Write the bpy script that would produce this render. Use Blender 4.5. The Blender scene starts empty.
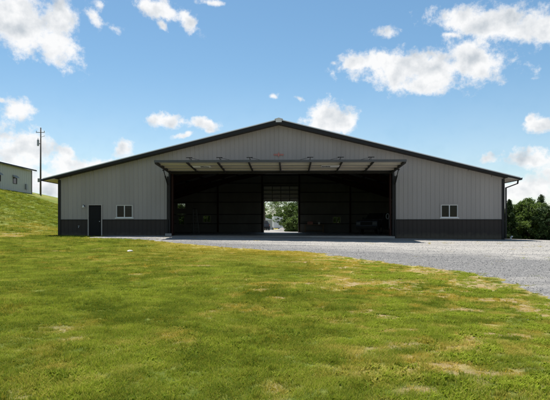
import bpy, math, random
import numpy as np
from mathutils import Vector, Matrix
R = math.radians
random.seed(7)
scene = bpy.context.scene
COL = scene.collection

# ------------------------------------------------------------------ camera
cd = bpy.data.cameras.new("camera")
cam = bpy.data.objects.new("camera", cd); COL.objects.link(cam)
EYE = 0.62
cam.location = (0, 0, EYE)
cam.rotation_euler = (R(90), 0, 0)
cd.sensor_width = 36.0
cd.lens = 540 / 550 * 36.0
cd.shift_y = 27 / 550
cd.clip_start = 0.1; cd.clip_end = 8000
scene.camera = cam

# ------------------------------------------------------------------ world, sun, exposure
SUN_EL, SUN_AZ = 69.0, -24.0            # azimuth measured from +Y towards +X
scene.view_settings.view_transform = 'Standard'
scene.view_settings.look = 'None'
scene.view_settings.gamma = 1.0
scene.view_settings.use_curve_mapping = False
scene.view_settings.exposure = 0.7

sd = bpy.data.lights.new("sun", 'SUN'); sun = bpy.data.objects.new("sun", sd); COL.objects.link(sun)
sd.energy = 5.0; sd.angle = R(0.53); sd.color = (1.0, 0.955, 0.89)
sv = Vector((math.sin(R(SUN_AZ)) * math.cos(R(SUN_EL)), math.cos(R(SUN_AZ)) * math.cos(R(SUN_EL)), math.sin(R(SUN_EL))))
sun.rotation_euler = sv.to_track_quat('Z', 'Y').to_euler()
sun.location = (0, 0, 40)

world = bpy.data.worlds.new("World"); scene.world = world; world.use_nodes = True
def build_world():
    nt = world.node_tree; N = nt.nodes; Lk = nt.links; N.clear()
    def n(t, **k):
        x = N.new(t)
        for a, b in k.items(): setattr(x, a, b)
        return x
    def math_(op, a, b=None, clamp=False):
        m = n('ShaderNodeMath', operation=op); m.use_clamp = clamp
        for i, v in enumerate((a, b)):
            if v is None: continue
            if isinstance(v, (int, float)): m.inputs[i].default_value = v
            else: Lk.new(v, m.inputs[i])
        return m.outputs[0]
    out = n('ShaderNodeOutputWorld')
    sky = n('ShaderNodeTexSky', sky_type='NISHITA', sun_disc=False)
    sky.sun_elevation = R(SUN_EL); sky.sun_rotation = R(SUN_AZ)
    sky.air_density = 1.0; sky.dust_density = 0.35; sky.ozone_density = 1.3; sky.altitude = 200
    hs = n('ShaderNodeHueSaturation'); hs.inputs['Saturation'].default_value = 1.14; hs.inputs['Hue'].default_value = 0.489; hs.inputs['Value'].default_value = 0.85
    Lk.new(sky.outputs[0], hs.inputs['Color'])
    b1 = n('ShaderNodeBackground'); b1.inputs[1].default_value = 0.094
    Lk.new(hs.outputs[0], b1.inputs[0])
    tc = n('ShaderNodeTexCoord')
    sx = n('ShaderNodeSeparateXYZ'); Lk.new(tc.outputs['Generated'], sx.inputs[0])
    az = math_('ARCTAN2', sx.outputs[0], sx.outputs[1])
    el = math_('ARCSINE', sx.outputs[2])
    cb = n('ShaderNodeCombineXYZ'); Lk.new(az, cb.inputs[0]); Lk.new(el, cb.inputs[1])
    P = cb.outputs[0]
    def noise(vec, scale, detail=6, rough=0.55, off=(0, 0, 0), dist=0.0):
        mp = n('ShaderNodeMapping'); mp.inputs['Location'].default_value = off
        Lk.new(vec, mp.inputs[0])
        t = n('ShaderNodeTexNoise'); t.inputs['Scale'].default_value = scale
        t.inputs['Detail'].default_value = detail; t.inputs['Roughness'].default_value = rough
        t.inputs['Distortion'].default_value = dist
        Lk.new(mp.outputs[0], t.inputs['Vector'])
        return t
    # cloud bodies once converted below: direction (azimuth, elevation), half sizes in degrees, tilt, softness
    # centre and half sizes taken from image pixels, tilt in degrees, thinning
    CL = [(22, 22, 44, 24, 24, 0), (48, 42, 30, 16, 28, 0), (5, 5, 46, 14, 0, 0), (58, 22, 16, 20, 30, 0), (92, 18, 19, 10, 42, .42), (112, 27, 22, 8, 10, .62), (99, 6, 12, 9, 0, .55),
          (162, 8, 30, 7, 14, .05), (188, 19, 18, 7, 38, .1), (164, 23, 7, 5, 40, .3), (212, 1, 18, 4, 0, .35),
          (17, 110, 16, 11, 15, 0), (2, 102, 8, 4, 0, .2), (165, 121, 16, 8, 0, 0), (204, 125, 16, 6.5, 6, .05), (183, 137, 18, 4, -12, .3), (208, 131, 10, 5, 0, .2),
          (329, 115, 18, 12, 0, -.1), (322, 124, 22, 9, 0, 0), (343, 120, 12, 11, 0, 0), (272, 97, 12, 5, 0, .65), (300, 98, 10, 5, 25, .45),
          (388, 32, 22, 9, 12, .52), (335, 62, 8, 4, 0, .6), (425, 70, 66, 15, 2, 0), (392, 63, 42, 11, 10, 0), (470, 66, 30, 20, 0, 0), (355, 60, 12, 7, 0, .05), (425, 84, 40, 10, 4, .05), (466, 50, 18, 9, -20, 0),
          (492, 22, 54, 14, 6, 0), (540, 30, 42, 14, 10, 0), (462, 17, 22, 10, 0, 0), (450, 34, 14, 4, 0, .3), (575, 28, 30, 14, 0, 0),
          (545, 124, 18, 9, 0, 0), (531, 119, 6, 6, 0, .05), (535, 163, 26, 12, 14, 0), (565, 175, 40, 16, 0, 0), (487, 160, 13, 7, 10, .15), (525, 190, 36, 13, 0, .1),
          (22, 146, 28, 17, 0, -.05), (18, 172, 36, 26, 0, 0), (65, 166, 15, 20, 20, .05), (68, 150, 10, 8, 0, .05), (96, 168, 34, 9, 5, .1), (121, 150, 10, 10, 0, 0), (90, 182, 46, 16, 0, .1), (52, 185, 34, 16, 0, .25)]
    C = []
    for (px, py, hx, hy, rot, thin) in CL:
        a = math.atan((px - 275) / 540); e = math.atan((227 - py) / 540 * math.cos(a))
        C.append((math.degrees(a), math.degrees(e), math.degrees(hx / 540 * math.cos(a) ** 2), math.degrees(hy / 540 * math.cos(a)), -rot, thin))
    C += [(-60, 18, 12, 4, 10, 0), (-85, 30, 16, 6, 0, 0), (58, 22, 13, 5, -8, 0), (95, 16, 15, 5, 5, 0), (150, 28, 22, 8, 0, 0), (-140, 20, 20, 6, 0, 0)]
    warp = noise(P, 9.0, 4, 0.6)
    w1 = n('ShaderNodeVectorMath', operation='SUBTRACT'); Lk.new(warp.outputs['Color'], w1.inputs[0]); w1.inputs[1].default_value = (.5, .5, .5)
    w2 = n('ShaderNodeVectorMath', operation='SCALE'); Lk.new(w1.outputs[0], w2.inputs[0]); w2.inputs['Scale'].default_value = 0.034
    w3 = n('ShaderNodeVectorMath', operation='ADD'); Lk.new(P, w3.inputs[0]); Lk.new(w2.outputs[0], w3.inputs[1])
    W = w3.outputs[0]
    cur = None; low = None
    for (a, e, ra, re, rot, thin) in C:
        mp = n('ShaderNodeMapping', vector_type='TEXTURE')
        mp.inputs['Location'].default_value = (R(a), R(e), 0); mp.inputs['Rotation'].default_value = (0, 0, R(rot))
        mp.inputs['Scale'].default_value = (R(ra) * 1.26, R(re) * 1.26, 1)
        Lk.new(W, mp.inputs[0])
        ln = n('ShaderNodeVectorMath', operation='LENGTH'); Lk.new(mp.outputs[0], ln.inputs[0])
        lv = math_('ADD', ln.outputs['Value'], thin)
        cur = lv if cur is None else math_('SMOOTH_MIN', cur, lv)
        if cur.node.operation == 'SMOOTH_MIN': cur.node.inputs[2].default_value = 0.4
    body = math_('SUBTRACT', 1.0, cur)
    nz = noise(P, 26.0, 10, 0.66)
    nzs = noise(P, 17.0, 5, 0.5); nz2 = noise(P, 17.0, 5, 0.5, off=(-0.006, 0.016, 0))     # towards the sun: self-shading of the lumps
    f = math_('ADD', body, math_('MULTIPLY', math_('SUBTRACT', nz.outputs[0], 0.50), 2.5))
    mr = n('ShaderNodeMapRange', interpolation_type='SMOOTHSTEP'); mr.inputs['From Min'].default_value = -0.10; mr.inputs['From Max'].default_value = 0.58
    Lk.new(f, mr.inputs['Value'])
    # thin veil low over the horizon
    veil = noise(P, 7.0, 6, 0.6, off=(3, 2, 0))
    vm = n('ShaderNodeMapRange', interpolation_type='SMOOTHSTEP'); vm.inputs['From Min'].default_value = R(17); vm.inputs['From Max'].default_value = R(0)
    vm.inputs['To Max'].default_value = 0.34
    Lk.new(el, vm.inputs['Value'])
    va = math_('MULTIPLY', vm.outputs[0], math_('ADD', math_('MULTIPLY', veil.outputs[0], 0.9), 0.15), clamp=True)
    alpha = math_('MAXIMUM', mr.outputs[0], va, clamp=True)
    alpha = math_('MULTIPLY', alpha, 0.97)
    # cloud brightness
    sh = math_('SUBTRACT', nzs.outputs[0], nz2.outputs[0])
    big = noise(P, 14.0, 5, 0.55, off=(5, 1, 0))
    th = n('ShaderNodeMapRange'); th.inputs['From Min'].default_value = 0.15; th.inputs['From Max'].default_value = 1.3
    th.inputs['To Min'].default_value = 1.0; th.inputs['To Max'].default_value = 0.78
    Lk.new(f, th.inputs['Value'])
    br = math_('ADD', th.outputs[0], math_('MULTIPLY', sh, 1.3))
    br = math_('ADD', br, math_('MULTIPLY', math_('SUBTRACT', big.outputs[0], 0.5), 0.20))
    br = math_('MINIMUM', math_('MAXIMUM', br, 0.62), 1.02)
    cm = n('ShaderNodeMix', data_type='RGBA'); cm.inputs[6].default_value = (0.57, 0.62, 0.67, 1); cm.inputs[7].default_value = (1.0, 1.0, 1.0, 1)
    m2 = n('ShaderNodeMapRange'); m2.inputs['From Min'].default_value = 0.62; m2.inputs['From Max'].default_value = 1.0
    Lk.new(br, m2.inputs['Value']); Lk.new(m2.outputs[0], cm.inputs[0])
    b2 = n('ShaderNodeBackground'); b2.inputs[1].default_value = 0.61
    Lk.new(cm.outputs[2], b2.inputs[0])
    mx = n('ShaderNodeMixShader'); Lk.new(alpha, mx.inputs[0]); Lk.new(b1.outputs[0], mx.inputs[1]); Lk.new(b2.outputs[0], mx.inputs[2])
    Lk.new(mx.outputs[0], out.inputs[0])
build_world()
world.cycles.sampling_method = 'MANUAL'; world.cycles.sample_map_resolution = 1024

# ------------------------------------------------------------------ helpers
def tag(o, label=None, cat=None, group=None, kind=None):
    if label: o['label'] = label
    if cat: o['category'] = cat
    if group: o['group'] = group
    if kind: o['kind'] = kind
    return o
def empty(name, loc, rz=0, parent=None):
    o = bpy.data.objects.new(name, None); COL.objects.link(o); o.empty_display_size = .2
    o.location = loc; o.rotation_euler = (0, 0, rz)
    if parent: o.parent = parent
    return o

class NT:
    def __init__(s, name):
        s.m = bpy.data.materials.new(name); s.m.use_nodes = True
        s.t = s.m.node_tree; s.t.nodes.clear()
        s.out = s.n('ShaderNodeOutputMaterial'); s.b = s.n('ShaderNodeBsdfPrincipled')
        s.l(s.b.outputs[0], s.out.inputs[0])
    def n(s, t, **k):
        x = s.t.nodes.new(t)
        for a, b in k.items(): setattr(x, a, b)
        return x
    def l(s, a, b): s.t.links.new(a, b)
    def coord(s, kind='Object'): return s.n('ShaderNodeTexCoord').outputs[kind]
    def noise(s, scale, detail=5, rough=.6, vec=None, stretch=None):
        t = s.n('ShaderNodeTexNoise'); t.inputs['Scale'].default_value = scale
        t.inputs['Detail'].default_value = detail; t.inputs['Roughness'].default_value = rough
        v = vec or s.coord()
        if stretch:
            mp = s.n('ShaderNodeMapping'); mp.inputs['Scale'].default_value = stretch; s.l(v, mp.inputs[0]); v = mp.outputs[0]
        s.l(v, t.inputs['Vector']); return t.outputs[0]
    def ramp(s, fac, stops):
        r = s.n('ShaderNodeValToRGB'); e = r.color_ramp.elements
        while len(e) > len(stops): e.remove(e[-1])
        while len(e) < len(stops): e.new(.5)
        for i, (p, c) in enumerate(stops):
            e[i].position = p; e[i].color = (*c, 1) if len(c) == 3 else c
        s.l(fac, r.inputs[0]); return r.outputs[0]
    def mix(s, fac, a, b, blend='MIX'):
        m = s.n('ShaderNodeMix', data_type='RGBA', blend_type=blend)
        for i, v in ((0, fac), (6, a), (7, b)):
            if isinstance(v, (int, float)): m.inputs[i].default_value = v
            elif isinstance(v, tuple): m.inputs[i].default_value = (*v, 1)
            else: s.l(v, m.inputs[i])
        return m.outputs[2]
    def math(s, op, a, b=0.0, clamp=False):
        m = s.n('ShaderNodeMath', operation=op); m.use_clamp = clamp
        for i, v in enumerate((a, b)):
            if isinstance(v, (int, float)): m.inputs[i].default_value = v
            else: s.l(v, m.inputs[i])
        return m.outputs[0]
    def attr(s, name, kind='GEOMETRY'):
        a = s.n('ShaderNodeAttribute', attribute_type=kind, attribute_name=name); return a
    def bump(s, h, strength=.3, dist=.01):
        b = s.n('ShaderNodeBump'); b.inputs['Strength'].default_value = strength; b.inputs['Distance'].default_value = dist
        s.l(h, b.inputs['Height']); s.l(b.outputs[0], s.b.inputs['Normal'])

def paint(name, col, rough=.45, var=.12, scale=1.5, metal=0.0, streak=True, spec=.5):
    m = NT(name)
    dark = tuple(c * (1 - var) for c in col); lite = tuple(min(1, c * (1 + var * .6)) for c in col)
    a = m.noise(scale, 6, .65, stretch=(1, 1, .35) if streak else None)
    c = m.ramp(a, [(.3, dark), (.7, lite)])
    f = m.noise(scale * 22, 3, .6)
    c = m.mix(.12, c, m.ramp(f, [(.35, tuple(v * .6 for v in col)), (.65, lite)]))
    m.l(c, m.b.inputs['Base Color'])
    m.l(m.math('ADD', m.math('MULTIPLY', a, .2), rough - .1), m.b.inputs['Roughness'])
    m.b.inputs['Metallic'].default_value = metal
    m.b.inputs['Specular IOR Level'].default_value = spec
    return m.m

def add_panel_tone(mat, splash=None):
    nt = mat.node_tree; b = nt.nodes['Principled BSDF']; src = b.inputs['Base Color'].links[0].from_socket
    tc = nt.nodes.new('ShaderNodeTexCoord'); sx = nt.nodes.new('ShaderNodeSeparateXYZ'); nt.links.new(tc.outputs['Object'], sx.inputs[0])
    def mth(op, a, bb):
        m = nt.nodes.new('ShaderNodeMath'); m.operation = op
        for i, v in enumerate((a, bb)):
            if isinstance(v, (int, float)): m.inputs[i].default_value = v
            else: nt.links.new(v, m.inputs[i])
        return m.outputs[0]
    k = mth('FLOOR', mth('DIVIDE', mth('ADD', sx.outputs[0], sx.outputs[1]), .9144), 0)
    wn = nt.nodes.new('ShaderNodeTexWhiteNoise'); wn.noise_dimensions = '1D'; nt.links.new(k, wn.inputs['W'])
    v = mth('ADD', mth('MULTIPLY', wn.outputs['Value'], .10), .95)
    mx = nt.nodes.new('ShaderNodeMix'); mx.data_type = 'RGBA'; mx.blend_type = 'MULTIPLY'; mx.inputs[0].default_value = 1
    cb = nt.nodes.new('ShaderNodeCombineColor'); [nt.links.new(v, cb.inputs[i]) for i in range(3)]
    nt.links.new(src, mx.inputs[6]); nt.links.new(cb.outputs[0], mx.inputs[7]); out = mx.outputs[2]
    if splash:
        ns = nt.nodes.new('ShaderNodeTexNoise'); ns.inputs['Scale'].default_value = 3.5; ns.inputs['Detail'].default_value = 7; nt.links.new(tc.outputs['Object'], ns.inputs['Vector'])
        h = mth('SUBTRACT', mth('MULTIPLY', ns.outputs[0], .55), mth('ADD', sx.outputs[2], .02))
        mr = nt.nodes.new('ShaderNodeMapRange'); mr.inputs['From Max'].default_value = .3; mr.inputs['To Max'].default_value = .7; nt.links.new(h, mr.inputs['Value'])
        m2 = nt.nodes.new('ShaderNodeMix'); m2.data_type = 'RGBA'; m2.inputs[7].default_value = (*splash, 1); nt.links.new(mr.outputs[0], m2.inputs[0]); nt.links.new(out, m2.inputs[6]); out = m2.outputs[2]
    nt.links.new(out, b.inputs['Base Color'])
    # slight oil-canning of the sheet
    wv = nt.nodes.new('ShaderNodeTexNoise'); wv.inputs['Scale'].default_value = 1.6; wv.inputs['Detail'].default_value = 2; nt.links.new(tc.outputs['Object'], wv.inputs['Vector'])
    bp = nt.nodes.new('ShaderNodeBump'); bp.inputs['Strength'].default_value = .35; bp.inputs['Distance'].default_value = .02; nt.links.new(wv.outputs[0], bp.inputs['Height']); nt.links.new(bp.outputs[0], b.inputs['Normal'])

def glass(name, tint=(.6, .65, .65)):
    m = NT(name); m.t.nodes.remove(m.b)
    tr = m.n('ShaderNodeBsdfTransparent'); tr.inputs[0].default_value = (*tint, 1)
    gl = m.n('ShaderNodeBsdfGlossy'); gl.inputs['Roughness'].default_value = .03
    fr = m.n('ShaderNodeFresnel'); fr.inputs[0].default_value = 1.28
    mx = m.n('ShaderNodeMixShader'); m.l(fr.outputs[0], mx.inputs[0]); m.l(tr.outputs[0], mx.inputs[1]); m.l(gl.outputs[0], mx.inputs[2])
    m.l(mx.outputs[0], m.out.inputs[0]); return m.m

class MB:
    def __init__(s): s.v = []; s.f = []
    def add(s, vs, fs):
        k = len(s.v); s.v += [tuple(v) for v in vs]; s.f += [tuple(i + k for i in f) for f in fs]; return s
    def box(s, a, b):
        x0, y0, z0 = a; x1, y1, z1 = b
        return s.add([(x0, y0, z0), (x1, y0, z0), (x1, y1, z0), (x0, y1, z0), (x0, y0, z1), (x1, y0, z1), (x1, y1, z1), (x0, y1, z1)],
                     [(0, 3, 2, 1), (4, 5, 6, 7), (0, 1, 5, 4), (1, 2, 6, 5), (2, 3, 7, 6), (3, 0, 4, 7)])
    def prism(s, poly, axis, a, b):
        # poly: list of 2-D points; axis: extrusion axis index
        def p(q, t):
            q = list(q); q.insert(axis, t); return tuple(q)
        n = len(poly)
        vs = [p(q, a) for q in poly] + [p(q, b) for q in poly]
        fs = [tuple(range(n))[::-1], tuple(range(n, 2 * n))] + [(i, (i + 1) % n, n + (i + 1) % n, n + i) for i in range(n)]
        return s.add(vs, fs)
    def bar(s, p, q, w, h=None, up=(0, 0, 1)):
        h = h or w
        p = Vector(p); q = Vector(q); d = (q - p).normalized(); u = Vector(up)
        if abs(d.dot(u)) > .98: u = Vector((0, 1, 0))
        r = d.cross(u).normalized(); u = r.cross(d).normalized()
        c = []
        for o in (p, q):
            for (i, j) in ((-1, -1), (1, -1), (1, 1), (-1, 1)): c.append(o + r * (i * w / 2) + u * (j * h / 2))
        return s.add(c, [(0, 1, 2, 3), (7, 6, 5, 4), (0, 4, 5, 1), (1, 5, 6, 2), (2, 6, 7, 3), (3, 7, 4, 0)])
    def tube(s, pts, rad, n=8, caps=True):
        pts = [Vector(p) for p in pts]
        if not isinstance(rad, (list, tuple)): rad = [rad] * len(pts)
        k = len(s.v); vs = []; fs = []
        ref = None
        for i, p in enumerate(pts):
            d = (pts[min(i + 1, len(pts) - 1)] - pts[max(i - 1, 0)]).normalized()
            if ref is None:
                ref = Vector((0, 0, 1)) if abs(d.z) < .9 else Vector((1, 0, 0))
            a = d.cross(ref).normalized(); ref = a.cross(d).normalized()
            for j in range(n):
                t = 2 * math.pi * j / n
                vs.append(p + (a * math.cos(t) + ref * math.sin(t)) * rad[i])
        for i in range(len(pts) - 1):
            for j in range(n):
                fs.append((i * n + j, i * n + (j + 1) % n, (i + 1) * n + (j + 1) % n, (i + 1) * n + j))
        if caps: fs += [tuple(range(n))[::-1], tuple(range((len(pts) - 1) * n, len(pts) * n))]
        return s.add(vs, fs)
    def build(s, name, mat, parent=None, smooth=False, bevel=0, label=None):
        me = bpy.data.meshes.new(name); me.from_pydata(s.v, [], s.f); me.update()
        if smooth:
            me.polygons.foreach_set('use_smooth', [True] * len(me.polygons))
        me.materials.append(mat)
        o = bpy.data.objects.new(name, me); COL.objects.link(o)
        if parent: o.parent = parent
        if bevel:
            b = o.modifiers.new('bevel', 'BEVEL'); b.width = bevel; b.segments = 2; b.limit_method = 'ANGLE'
        if label: o['label'] = label
        return o

def np_mesh(name, V, F):
    """V (n,3), F (m,k) arrays -> mesh"""
    me = bpy.data.meshes.new(name)
    V = np.asarray(V, dtype=np.float32); F = np.asarray(F, dtype=np.int32); k = F.shape[1]
    me.vertices.add(len(V)); me.vertices.foreach_set('co', V.ravel())
    me.loops.add(F.size); me.loops.foreach_set('vertex_index', F.ravel())
    me.polygons.add(len(F)); me.polygons.foreach_set('loop_start', np.arange(0, F.size, k, dtype=np.int32))
    me.polygons.foreach_set('loop_total', np.full(len(F), k, dtype=np.int32))
    me.update(calc_edges=True); return me
def fattr(me, name, arr, dom='POINT'):
    a = me.attributes.new(name, 'FLOAT', dom); a.data.foreach_set('value', np.asarray(arr, dtype=np.float32).ravel())
def vattr(me, name, arr):
    a = me.attributes.new(name, 'FLOAT_VECTOR', 'POINT'); a.data.foreach_set('vector', np.asarray(arr, dtype=np.float32).ravel())

def vnoise(x, y, seed=0):
    xi = np.floor(x).astype(np.int64); yi = np.floor(y).astype(np.int64); xf = x - xi; yf = y - yi
    def h(a, b):
        n = (a * 374761393 + b * 668265263 + seed * 974634777) & 0xffffffff
        n = ((n ^ (n >> 13)) * 1274126177) & 0xffffffff
        return ((n ^ (n >> 16)) & 0xffff) / 65535.0
    u = xf * xf * (3 - 2 * xf); v = yf * yf * (3 - 2 * yf)
    return (h(xi, yi) * (1 - u) + h(xi + 1, yi) * u) * (1 - v) + (h(xi, yi + 1) * (1 - u) + h(xi + 1, yi + 1) * u) * v
def fbm(x, y, scale, seed=0, oct=4, rough=.5):
    t = 0; a = 1; s = 0; f = 1.0 / scale
    for i in range(oct):
        t = t + a * vnoise(x * f + 17.3 * i, y * f - 9.1 * i, seed + i); s += a; a *= rough; f *= 2.03
    return t / s
def sstep(x, a, b):
    t = np.clip((x - a) / (b - a), 0, 1); return t * t * (3 - 2 * t)

# ------------------------------------------------------------------ materials
M = {}
M['siding'] = paint('light_stone_siding', (.292, .264, .248), .5, .07, .6)
M['siding_hill'] = paint('pale_siding', (.33, .34, .305), .45, .08, .5)
M['wainscot'] = paint('charcoal_wainscot', (.034, .027, .024), .55, .2, .9, spec=.22)
M['trim'] = paint('charcoal_trim', (.014, .0135, .0145), .5, .15, 1.5, spec=.25)
add_panel_tone(M['siding']); add_panel_tone(M['wainscot'], (.09, .075, .055))
M['soffit'] = paint('pale_soffit', (.42, .38, .35), .5, .1, 1.5)
M['roof'] = paint('galvalume_roof', (.62, .63, .64), .32, .1, .5, metal=.2)
M['white'] = paint('white_metal', (.62, .62, .61), .4, .08, 2)
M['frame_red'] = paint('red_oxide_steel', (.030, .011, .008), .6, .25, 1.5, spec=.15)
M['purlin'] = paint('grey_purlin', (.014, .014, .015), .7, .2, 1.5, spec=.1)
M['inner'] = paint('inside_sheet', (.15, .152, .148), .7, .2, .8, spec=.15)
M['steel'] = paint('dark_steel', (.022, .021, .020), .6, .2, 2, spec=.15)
M['cream'] = paint('door_liner', (.47, .445, .40), .5, .12, .8, streak=False)
M['chrome'] = paint('bare_aluminium', (.62, .63, .64), .3, .1, 3, metal=.8)
M['glass'] = glass('window_glass')
M['dusty_glass'] = glass('dusty_glass', (.38, .40, .37))
M['black'] = paint('black_plastic', (.008, .008, .009), .6, .2, 4, spec=.15)
M['rubber'] = paint('tyre_rubber', (.02, .02, .02), .75, .2, 5)
M['wood'] = paint('bench_wood', (.22, .15, .09), .7, .3, 3)
M['red'] = paint('faded_red_paint', (.40, .15, .12), .5, .2, 8)
M['truck_paint'] = paint('dark_blue_paint', (.05, .055, .07), .25, .1, 2, streak=False)
M['greyblock'] = paint('weathered_block', (.30, .29, .28), .9, .25, 9, streak=False)
M['pole'] = paint('weathered_pole', (.085, .07, .058), .85, .3, 2)
M['transformer'] = paint('grey_enamel', (.22, .235, .25), .45, .1, 4)
M['hose'] = paint('pale_hose', (.045, .05, .045), .5, .1, 6)
M['dull_alu'] = paint('weathered_aluminium', (.10, .105, .11), .6, .2, 3)
M['soffit_grey'] = paint('grey_door_sections', (.42, .42, .41), .5, .1, 2)
M['rail'] = paint('grey_rail', (.085, .085, .088), .5, .12, 2, spec=.2)
M['beam'] = paint('door_beam_steel', (.04, .038, .036), .6, .15, 2, spec=.15)
M['ceil_shade'] = paint('dark_ceiling_shade', (.16, .16, .155), .8, .2, 1, spec=.1)  # ceiling shade put into the colour of the added roof sheet
M['label'] = paint('label_white', (.93, .92, .90), .5, .05, 9)
M['bark'] = paint('tree_bark', (.10, .075, .055), .9, .35, 8)
M['whiterock'] = paint('pale_limestone', (.62, .59, .52), .9, .2, 14, streak=False)

def leaf_mat(name, dark, light, trans=.35):
    m = NT(name)
    a = m.attr('tone').outputs['Fac']
    c = m.ramp(a, [(0, dark), (.55, tuple((p + q) / 2 for p, q in zip(dark, light))), (1, light)])
    m.l(c, m.b.inputs['Base Color']); m.b.inputs['Roughness'].default_value = .6
    m.b.inputs['Specular IOR Level'].default_value = .25
    tl = m.n('ShaderNodeBsdfTranslucent'); m.l(c, tl.inputs[0])
    mx = m.n('ShaderNodeMixShader'); mx.inputs[0].default_value = trans
    m.l(m.b.outputs[0], mx.inputs[1]); m.l(tl.outputs[0], mx.inputs[2]); m.l(mx.outputs[0], m.out.inputs[0])
    return m.m
M['leaf_dark'] = leaf_mat('cedar_foliage', (.022, .045, .014), (.085, .135, .035), .2)
M['leaf_mid'] = leaf_mat('broadleaf_foliage', (.040, .075, .014), (.15, .22, .04), .35)
M['leaf_lime'] = leaf_mat('young_foliage', (.055, .095, .022), (.15, .21, .05), .45)

# ------------------------------------------------------------------ terrain
def bump0(X, Y): return (fbm(X, Y, 3.1, 3, 4) - .5)
def ground_h(X, Y):
    X = np.asarray(X, float); Y = np.asarray(Y, float)
    z = -1.0 + .985 * np.clip(Y, -25, 36.3) / 36.3
    z = z - .26 * sstep(X, -6, 17) * sstep(Y, 12, 35) - .25 * sstep(X, 15, 26) * sstep(Y, 20, 40)
    # the knoll on the left
    hx = sstep(-X, 14.6, 46); hy = sstep(Y, 17, 68)
    down = 1 - .95 * sstep(Y, 84, 190)
    z = z + 7.05 * hx * hy * down
    # a level pad where the building stands
    z = z + .10 * bump0(X, Y) * (1 - sstep(Y, 26, 34) * (X > -15.5))
    z = z + .022 * (fbm(X, Y, .55, 11, 3) - .5) * (Y < 40)
    far = sstep(np.hypot(X, Y), 150, 900)
    z = z * (1 - far) + far * (-2.0 + 3 * fbm(X, Y, 260, 21, 3))
    return z
def gh(x, y): return float(ground_h(np.array([x]), np.array([y]))[0])

# edge of the gravel yard (world metres): photo edge unprojected once onto the slope
EDGE = np.array([(-60, 45), (-15.0, 35.6), (-10.93, 34.1), (-8.28, 32.3), (-6.23, 29.9), (-3.8, 26.9), (-2.12, 25.0), (.22, 23.1), (2.1, 20.5), (3.5, 18.2), (3.97, 17.0),
                 (4.6, 16.0), (5.0, 15.0), (5.3, 14.0), (5.42, 13.0), (5.38, 12.1), (5.28, 11.1), (5.08, 10.0), (4.46, 7.4), (3.9, 5), (3.5, 0), (3.0, -40)])
def edge_sd(X, Y):
    X = np.asarray(X, float)
    return np.minimum(edge_sd0(X, Y), X + 11.9 + .8 * (fbm(X, np.asarray(Y, float), 1.2, 35, 3) - .5))
def edge_sd0(X, Y):
    """signed distance to the yard edge, positive on the gravel side"""
    X = np.asarray(X, float); Y = np.asarray(Y, float)
    best = np.full(X.shape, 1e9); sgn = np.ones(X.shape)
    for i in range(len(EDGE) - 1):
        a = EDGE[i]; b = EDGE[i + 1]; d = b - a; L2 = (d ** 2).sum()
        t = np.clip(((X - a[0]) * d[0] + (Y - a[1]) * d[1]) / L2, 0, 1)
        px = X - a[0] - t * d[0]; py = Y - a[1] - t * d[1]; r = np.hypot(px, py)
        c = d[0] * py - d[1] * px
        m = r < best - 1e-9; best = np.where(m, r, best); sgn = np.where(m, np.where(c > 0, 1, -1), sgn)
    s = best * sgn
    return s + .9 * (fbm(X, Y, 1.6, 33, 4, .6) - .5) + .7 * (fbm(X, Y, .5, 37, 3, .6) - .5)

# wear: 'dry' (yellowed grass) and 'bare' (straw and soil) as real features of the lawn
BARE = [(-2.7, 16.3, .9, .30), (-.27, 11.25, .35, .18), (0, 10.3, .35, .2), (.57, 12.3, .4, .2), (1.65, 7.43, .35, .2), (1.02, 10.05, .4, .2), (1.4, 8.75, .3, .16), (1.7, 8.3, .3, .2),
        (1.7, 6.6, .28, .12), (1.75, 5.7, .25, .12), (2.0, 5.4, .3, .1), (4.4, 10.0, .4, .3), (4.3, 9.0, .35, .3), (-18.6, 40, 1.4, 3.2), (-17.4, 36.0, 1.1, 2.2), (.8, 17.7, .8, .35), (2.0, 15.9, .6, .3),
        (2.7, 11.7, .5, .25), (3.1, 9.0, .35, .18), (3.0, 7.1, .35, .16), (2.6, 5.5, .3, .12), (1.3, 4.9, .25, .1)]
def wear(X, Y):
    n1 = fbm(X, Y, 1.5, 51, 5, .55); n2 = fbm(X, Y, .5, 61, 4, .6); n3 = fbm(X, Y * .6, 6.0, 71, 3)
    sd = edge_sd(X, Y)
    right = sstep(X - .055 * Y + .8 * (n3 - .5), -.1, 1.3) * (1 - .7 * sstep(Y, 15, 22))
    n5 = fbm(X, Y, .30, 57, 4, .6)
    border = np.exp(-np.clip(-sd - .6, 0, 99) / 2.8) * sstep(Y, 13, 19) * (1 - sstep(-X, 5, 9))
    dry = .05 + .62 * right * sstep(n5 + .5 * (n1 - .5), .40, .58) + .95 * border * sstep(n1 + .4 * n2, .22, .60) + .17 * sstep(n3, .5, .7) * sstep(n1, .4, .7)
    dry += .45 * sstep(-X, 14.5, 17) * sstep(n1, .38, .6) * (1 - sstep(-X, 20, 27)) * (1 - sstep(Y, 48, 58))
    bare = right * sstep(n1 * .35 + n2 * .3 + n5 * .35, .50, .60) * .85
    bare = np.maximum(bare, sstep(n1 * .5 + n2 * .5, .64, .74) * .6)
    for (bx, by, rx, ry) in BARE:
        r = np.hypot((X - bx) / rx, (Y - by) / ry)
        bare = np.maximum(bare, .9 * sstep(1.45 - r + 2.2 * (n5 - .5), .25, 1.05))
    n4 = fbm(X, Y, .38, 81, 4, .6)
    bare = np.maximum(bare, .55 * sstep(n4 * .6 + n3 * .4, .60, .70)); dry = dry + .35 * sstep(n4, .5, .66) * sstep(n1, .35, .6)
    hill = sstep(Y, 36, 48)
    bare = bare * (1 - .75 * hill)
    return np.clip(dry, 0, 1), np.clip(bare, 0, 1)

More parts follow.
